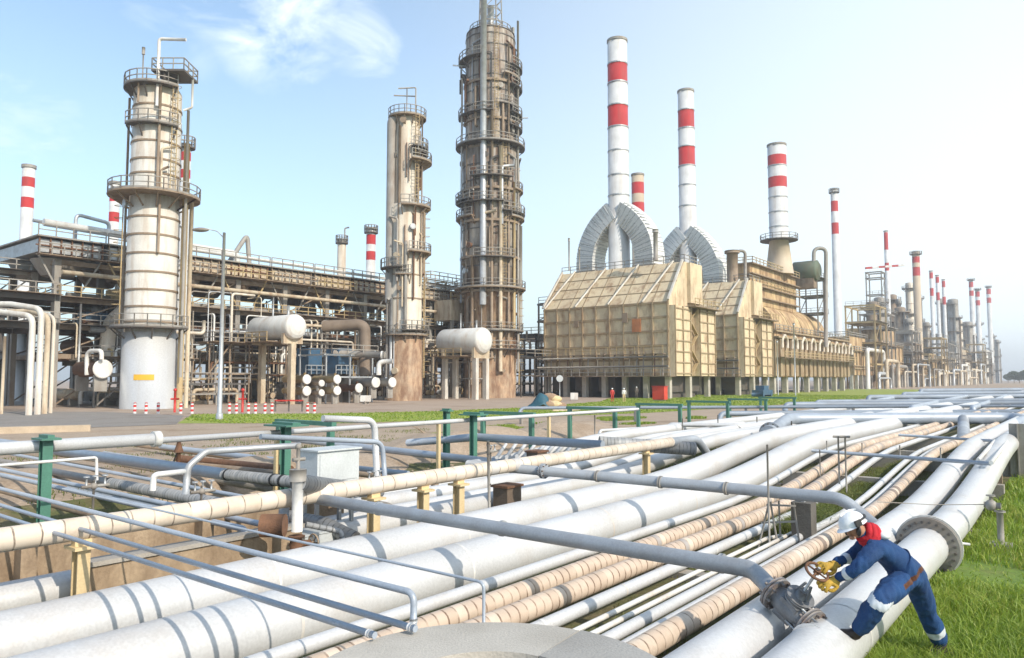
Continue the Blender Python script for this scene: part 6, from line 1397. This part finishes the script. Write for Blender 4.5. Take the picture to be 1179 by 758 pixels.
for k, (x0, y0, x1, y1, lab) in enumerate([(480, 492, 500, 512, 'dead leaning branch on the earth bank, steeper one'), (474, 490, 503, 508, 'dead leaning branch on the earth bank, longer one')]):
    a, c = G(x1, y1, 0), D(x0, y0, G(x1, y1, 0).y+.4); b = MB(); b.tube([a, a.lerp(c, .5)+VD*.08, c], [.05, .04, .015], 6); single(b, 'dead_branch', STEELB, a, lab, 'branch')
def mound(cx, cy, rx, ry, h, name, lab, ang_=0):
    b = MB(); n = 26; vs_ = []; base = W(cx, cy, 0)
    for i in range(n+1):
        for j in range(n+1):
            x_, y_ = -1+2*i/n, -1+2*j/n; d = math.hypot(x_, y_)
            z_ = h*max(0, 1-d*d)*(1+.5*mnoise.noise(Vector((x_*2+cx, y_*2, 1))))+.12*h*mnoise.noise(Vector((x_*7, y_*7, cx)))*max(0, 1-d)-.06
            vs_.append(W(cx+x_*rx, cy+y_*ry, gz(cx+x_*rx, cy+y_*ry)+z_))
    b.add(vs_, [(i*(n+1)+j, (i+1)*(n+1)+j, (i+1)*(n+1)+j+1, i*(n+1)+j+1)[::-1] for i in range(n) for j in range(n)], 0, True)
    return kind(b.build(name, EARTH, None, base), 'structure')
mound(23, -20.5, 6, 3, .75, 'earth_mound', ''); mound(32, -21.5, 6, 3, .65, 'earth_mound', ''); mound(14, -20, 5, 2.6, .5, 'earth_mound', ''); mound(7, -23, 4, 2.2, .4, 'earth_mound', '')
n = 900; b = MB()
for k in range(n):
    u = random.uniform(1, 40); v = random.uniform(-24, -10); r = random.choice([.02, .03, .04, .07]); c = W(u, v, gz(u, v)+r*.3)
    b.ball(c, r*random.uniform(.8, 1.6), r*random.uniform(.8, 1.4), r*.7, 5, 4)
kind(b.build('loose_stones', weathered('stone_rubble', (.36, .29, .22), (.2, .15, .1), .6, 6, 1, .95)), 'stuff')
n = 22000
uu = rng.uniform(1, 30, n); vv = rng.uniform(-34, -10.5, n)
q = np.array([mnoise.noise(Vector((a*.45, b*.6, 21))) for a, b in zip(uu, vv)]); k = q > .08; uu, vv, q = uu[k], vv[k], q[k]
P = np.array([tuple(W(a, b, gz(a, b)-.02)) for a, b in zip(uu, vv)])
blades('bank_scrub', P, .06+.3*q+rng.uniform(0, .06, len(q)), .012, 1.0, WEEDM)

# ---- fittings wrapped round the towers
def dress(t, c, r, z0, z1, n, mats, platf=0, cover=None):
    for k in range(n):
        a = random.choice([random.uniform(180, 360), random.uniform(200, 340), random.uniform(-20, 30)])
        za = random.uniform(z0, z1-3); zb_ = min(z1, za+random.uniform(4, (z1-z0)*.5)); pr = random.choice([.07, .09, .12, .16, .22])
        q = [ang(c, a, r+pr+.12, za), ang(c, a, r+pr+.12, zb_)]
        if random.random() < .5: q.append(ang(c, a+random.choice([-25, 25, 14]), r+pr+.35, zb_+.4))
        b = MB(); b.tube([ang(c, a, r-.1, za)]+q+[ang(c, a, r-.1, zb_+.2)] if len(q) == 2 else q, pr, 8, bend=pr*3); b.build('side_pipe', random.choice(mats), t)
    for k in range(platf):
        a = random.choice([random.uniform(185, 240), random.uniform(290, 350), random.uniform(-20, 20), random.uniform(240, 300)]); z_ = random.uniform(z0+2, z1-2); w_ = random.uniform(25, 60)
        b = MB(); b.ring(c, r-.05, r+1.15, z_-.14, z_, a-w_, a+w_, 14)
        for aa in (a-w_*.8, a, a+w_*.8): b.beam(ang(c, aa, r+1.0, z_-.15), ang(c, aa, r-.05, z_-1.3), .12)
        p = b.build('platform', DARK, t)
        b = MB(); b.railring(c, r+1.1, z_, a-w_, a+w_, 1.15, .045, 6); b.build('handrail', STEELG, p)
    for k in range(n//3):
        a = random.uniform(190, 350); z_ = random.uniform(z0, z1); b = MB(); b.cyl(ang(c, a, r-.1, z_), ang(c, a, r+.45, z_), random.choice([.18, .28, .4]), 10); b.cyl(ang(c, a, r+.40, z_), ang(c, a, r+.48, z_), random.choice([.3, .45]), 10); b.build('nozzle', random.choice(mats), t)
dress(t3, c3, 4.35, 16, 37, 22, [STEELB, STEELG, GALV, CREAM, DARK, RUST], 5)
dress(t3, c3, 3.95, 37, 55, 18, [STEELB, STEELG, GALV, DARK, RUST], 6)
dress(t3, c3, 4.05, 2, 15, 14, [STEELB, STEELG, CREAM, RUST], 1)
for zc in (16.2, 21.5, 27.0, 32.0, 38.5, 43, 49): b = MB(); b.ring(c3, 3.9, 4.75 if zc < 37 else 4.3, zc-.18, zc+.18, 180, 360, 24); b.build('pipe_support_ring', STEELB, t3)
dress(t2, c2, 2.25, 2, 27, 14, [STEELB, STEELG, GALV, CREAM, RUST], 2)
dress(t2, c2, 1.75, 27, 38, 7, [STEELB, STEELG, RUST], 2)
dress(t1, c1, 2.35, 10, 28, 3, [STEELB, CREAM, GALV], 0)
for k in range(34):
    u = 31+random.random()*72; v = VR-1.2-random.random()*9; z_ = random.choice([.3, .3, 5.5, 5.5, 8.5, 8.5, 11.4]); w_, d_, h_ = random.uniform(.6, 1.9), random.uniform(.6, 1.6), random.uniform(1, 2.3)
    t = thing('equipment_housing', 'dusky equipment housing standing on a deck of the shadowed rack', 'machine', W(u, v, z_), 'equipment housings on the rack decks')
    b = MB(); b.bx(u-w_, u+w_, v-d_, v+d_, z_, z_+h_); b.build('housing', random.choice([STEELB, STEELG, CREAM, DARK, BLUEM, STEELY, RUST]), t)
    b = MB(); b.cyl(W(u, v, z_+h_), W(u, v, z_+h_+.7), w_*.35, 10); b.cyl(W(u+w_*.6, v, z_+h_), W(u+w_*.6, v, z_+h_+1.2), .1, 8); b.build('top_nozzle', random.choice([STEELB, GALV]), t)
for k, (u0_, v0_, z_) in enumerate(((32, VR+1.5, 5.0), (44, VR+1.5, 7.0), (57, VR+1.5, 5.6), (70, VR+1.5, 7.4), (84, VR+1.5, 6.2))):
    frame(['thin tube scaffold before the near left end of the rack', 'thin tube scaffold behind the lamp post', 'thin tube scaffold behind the left white drum', 'thin tube scaffold behind the middle tower', 'thin tube scaffold behind the right white drum'][k], u0_, u0_+10, v0_, v0_+3.4, [z_*.5, z_], 4, 1, [STEELG, STEELB, STEELY, STEELG, STEELB][k], .13, 'frame', 'tube_frame', braces=True, rails=[(z_, STEELG)], decks=[(z_, STEELB)])
for px, lab in ((356, 'blue machinery cabinet behind the left stack of white round exchanger ends'), (390, 'blue machinery cabinet behind the right stack of white round exchanger ends')):
    c = D(px, 418, 91); u, v = uof(c), vof(c); t = thing('machinery_cabinet', lab, 'cabinet', W(u, v, 3.4))
    b = MB(); b.bx(u-1.0, u+1.0, v-1.2, v+1.2, 3.5, 6.6); b.build('cabinet_body', BLUEM, t)
    b = MB(); b.rail([W(u-1.6, v+1.5, 3.4), W(u+1.6, v+1.5, 3.4)], 1.1, .05, .8); b.build('handrail', GALV, t)
    for o in (-.9, .9): b = MB(); b.bx(u+o-.1, u+o+.1, v-1.1, v+1.1, 0, 3.5); b.build('leg', STEELG, t)
# ---- extra crossing lines over the left pit
for k, (u, z_, r, m, v1_) in enumerate(((1.6, .25, .06, GREYB, -10.8), (2.2, .1, .09, STEELG, -10.8), (6.4, .15, .07, STEELB, -12.2), (8.2, -.05, .09, GREYP, -12.2), (9.3, .2, .05, GREYB, -12.2), (11.2, .0, .12, STEELG, -12.2), (14.0, .1, .08, STEELB, -13.5))):
    line('crossing_pipe', ['grey tube crossing the shadowed pit at the far left edge', 'dull pipe crossing the shadowed pit at the far left edge', 'brown pipe crossing the pit behind the taller stained wall', 'grey pipe low in the pit behind the grey corrugated pipe', 'thin blue grey tube in the pit before the blue grey pipe', 'dull pipe crossing the pit left of the grey cabinet', 'brown pipe crossing the pit behind the grey cabinet'][k], [W(u, -30, z_+.1), W(u, v1_, z_), W(u, v1_+.1, -.6)], r, m, .2, 12)

# ================================================================== HAZE
HAZE = True
if HAZE:
    m = bpy.data.materials.new('haze_air'); m.use_nodes = True; nt = m.node_tree; nt.nodes.remove(nt.nodes['Principled BSDF'])
    pv = N(nt, 'ShaderNodeVolumePrincipled'); pv.inputs['Color'].default_value = (.93, .96, 1, 1); pv.inputs['Density'].default_value = .00060; pv.inputs['Anisotropy'].default_value = .2
    nt.links.new(pv.outputs[0], nt.nodes['Material Output'].inputs['Volume'])
    b = MB(); b.hexa(Vector((0, 500, 34.2)), Vector((4200, 0, 0)), Vector((0, 4200, 0)), ZD*36.2); o = b.build('haze', m); kind(o, 'stuff')
    S.cycles.volume_bounces = 0; S.cycles.volume_max_steps = 64
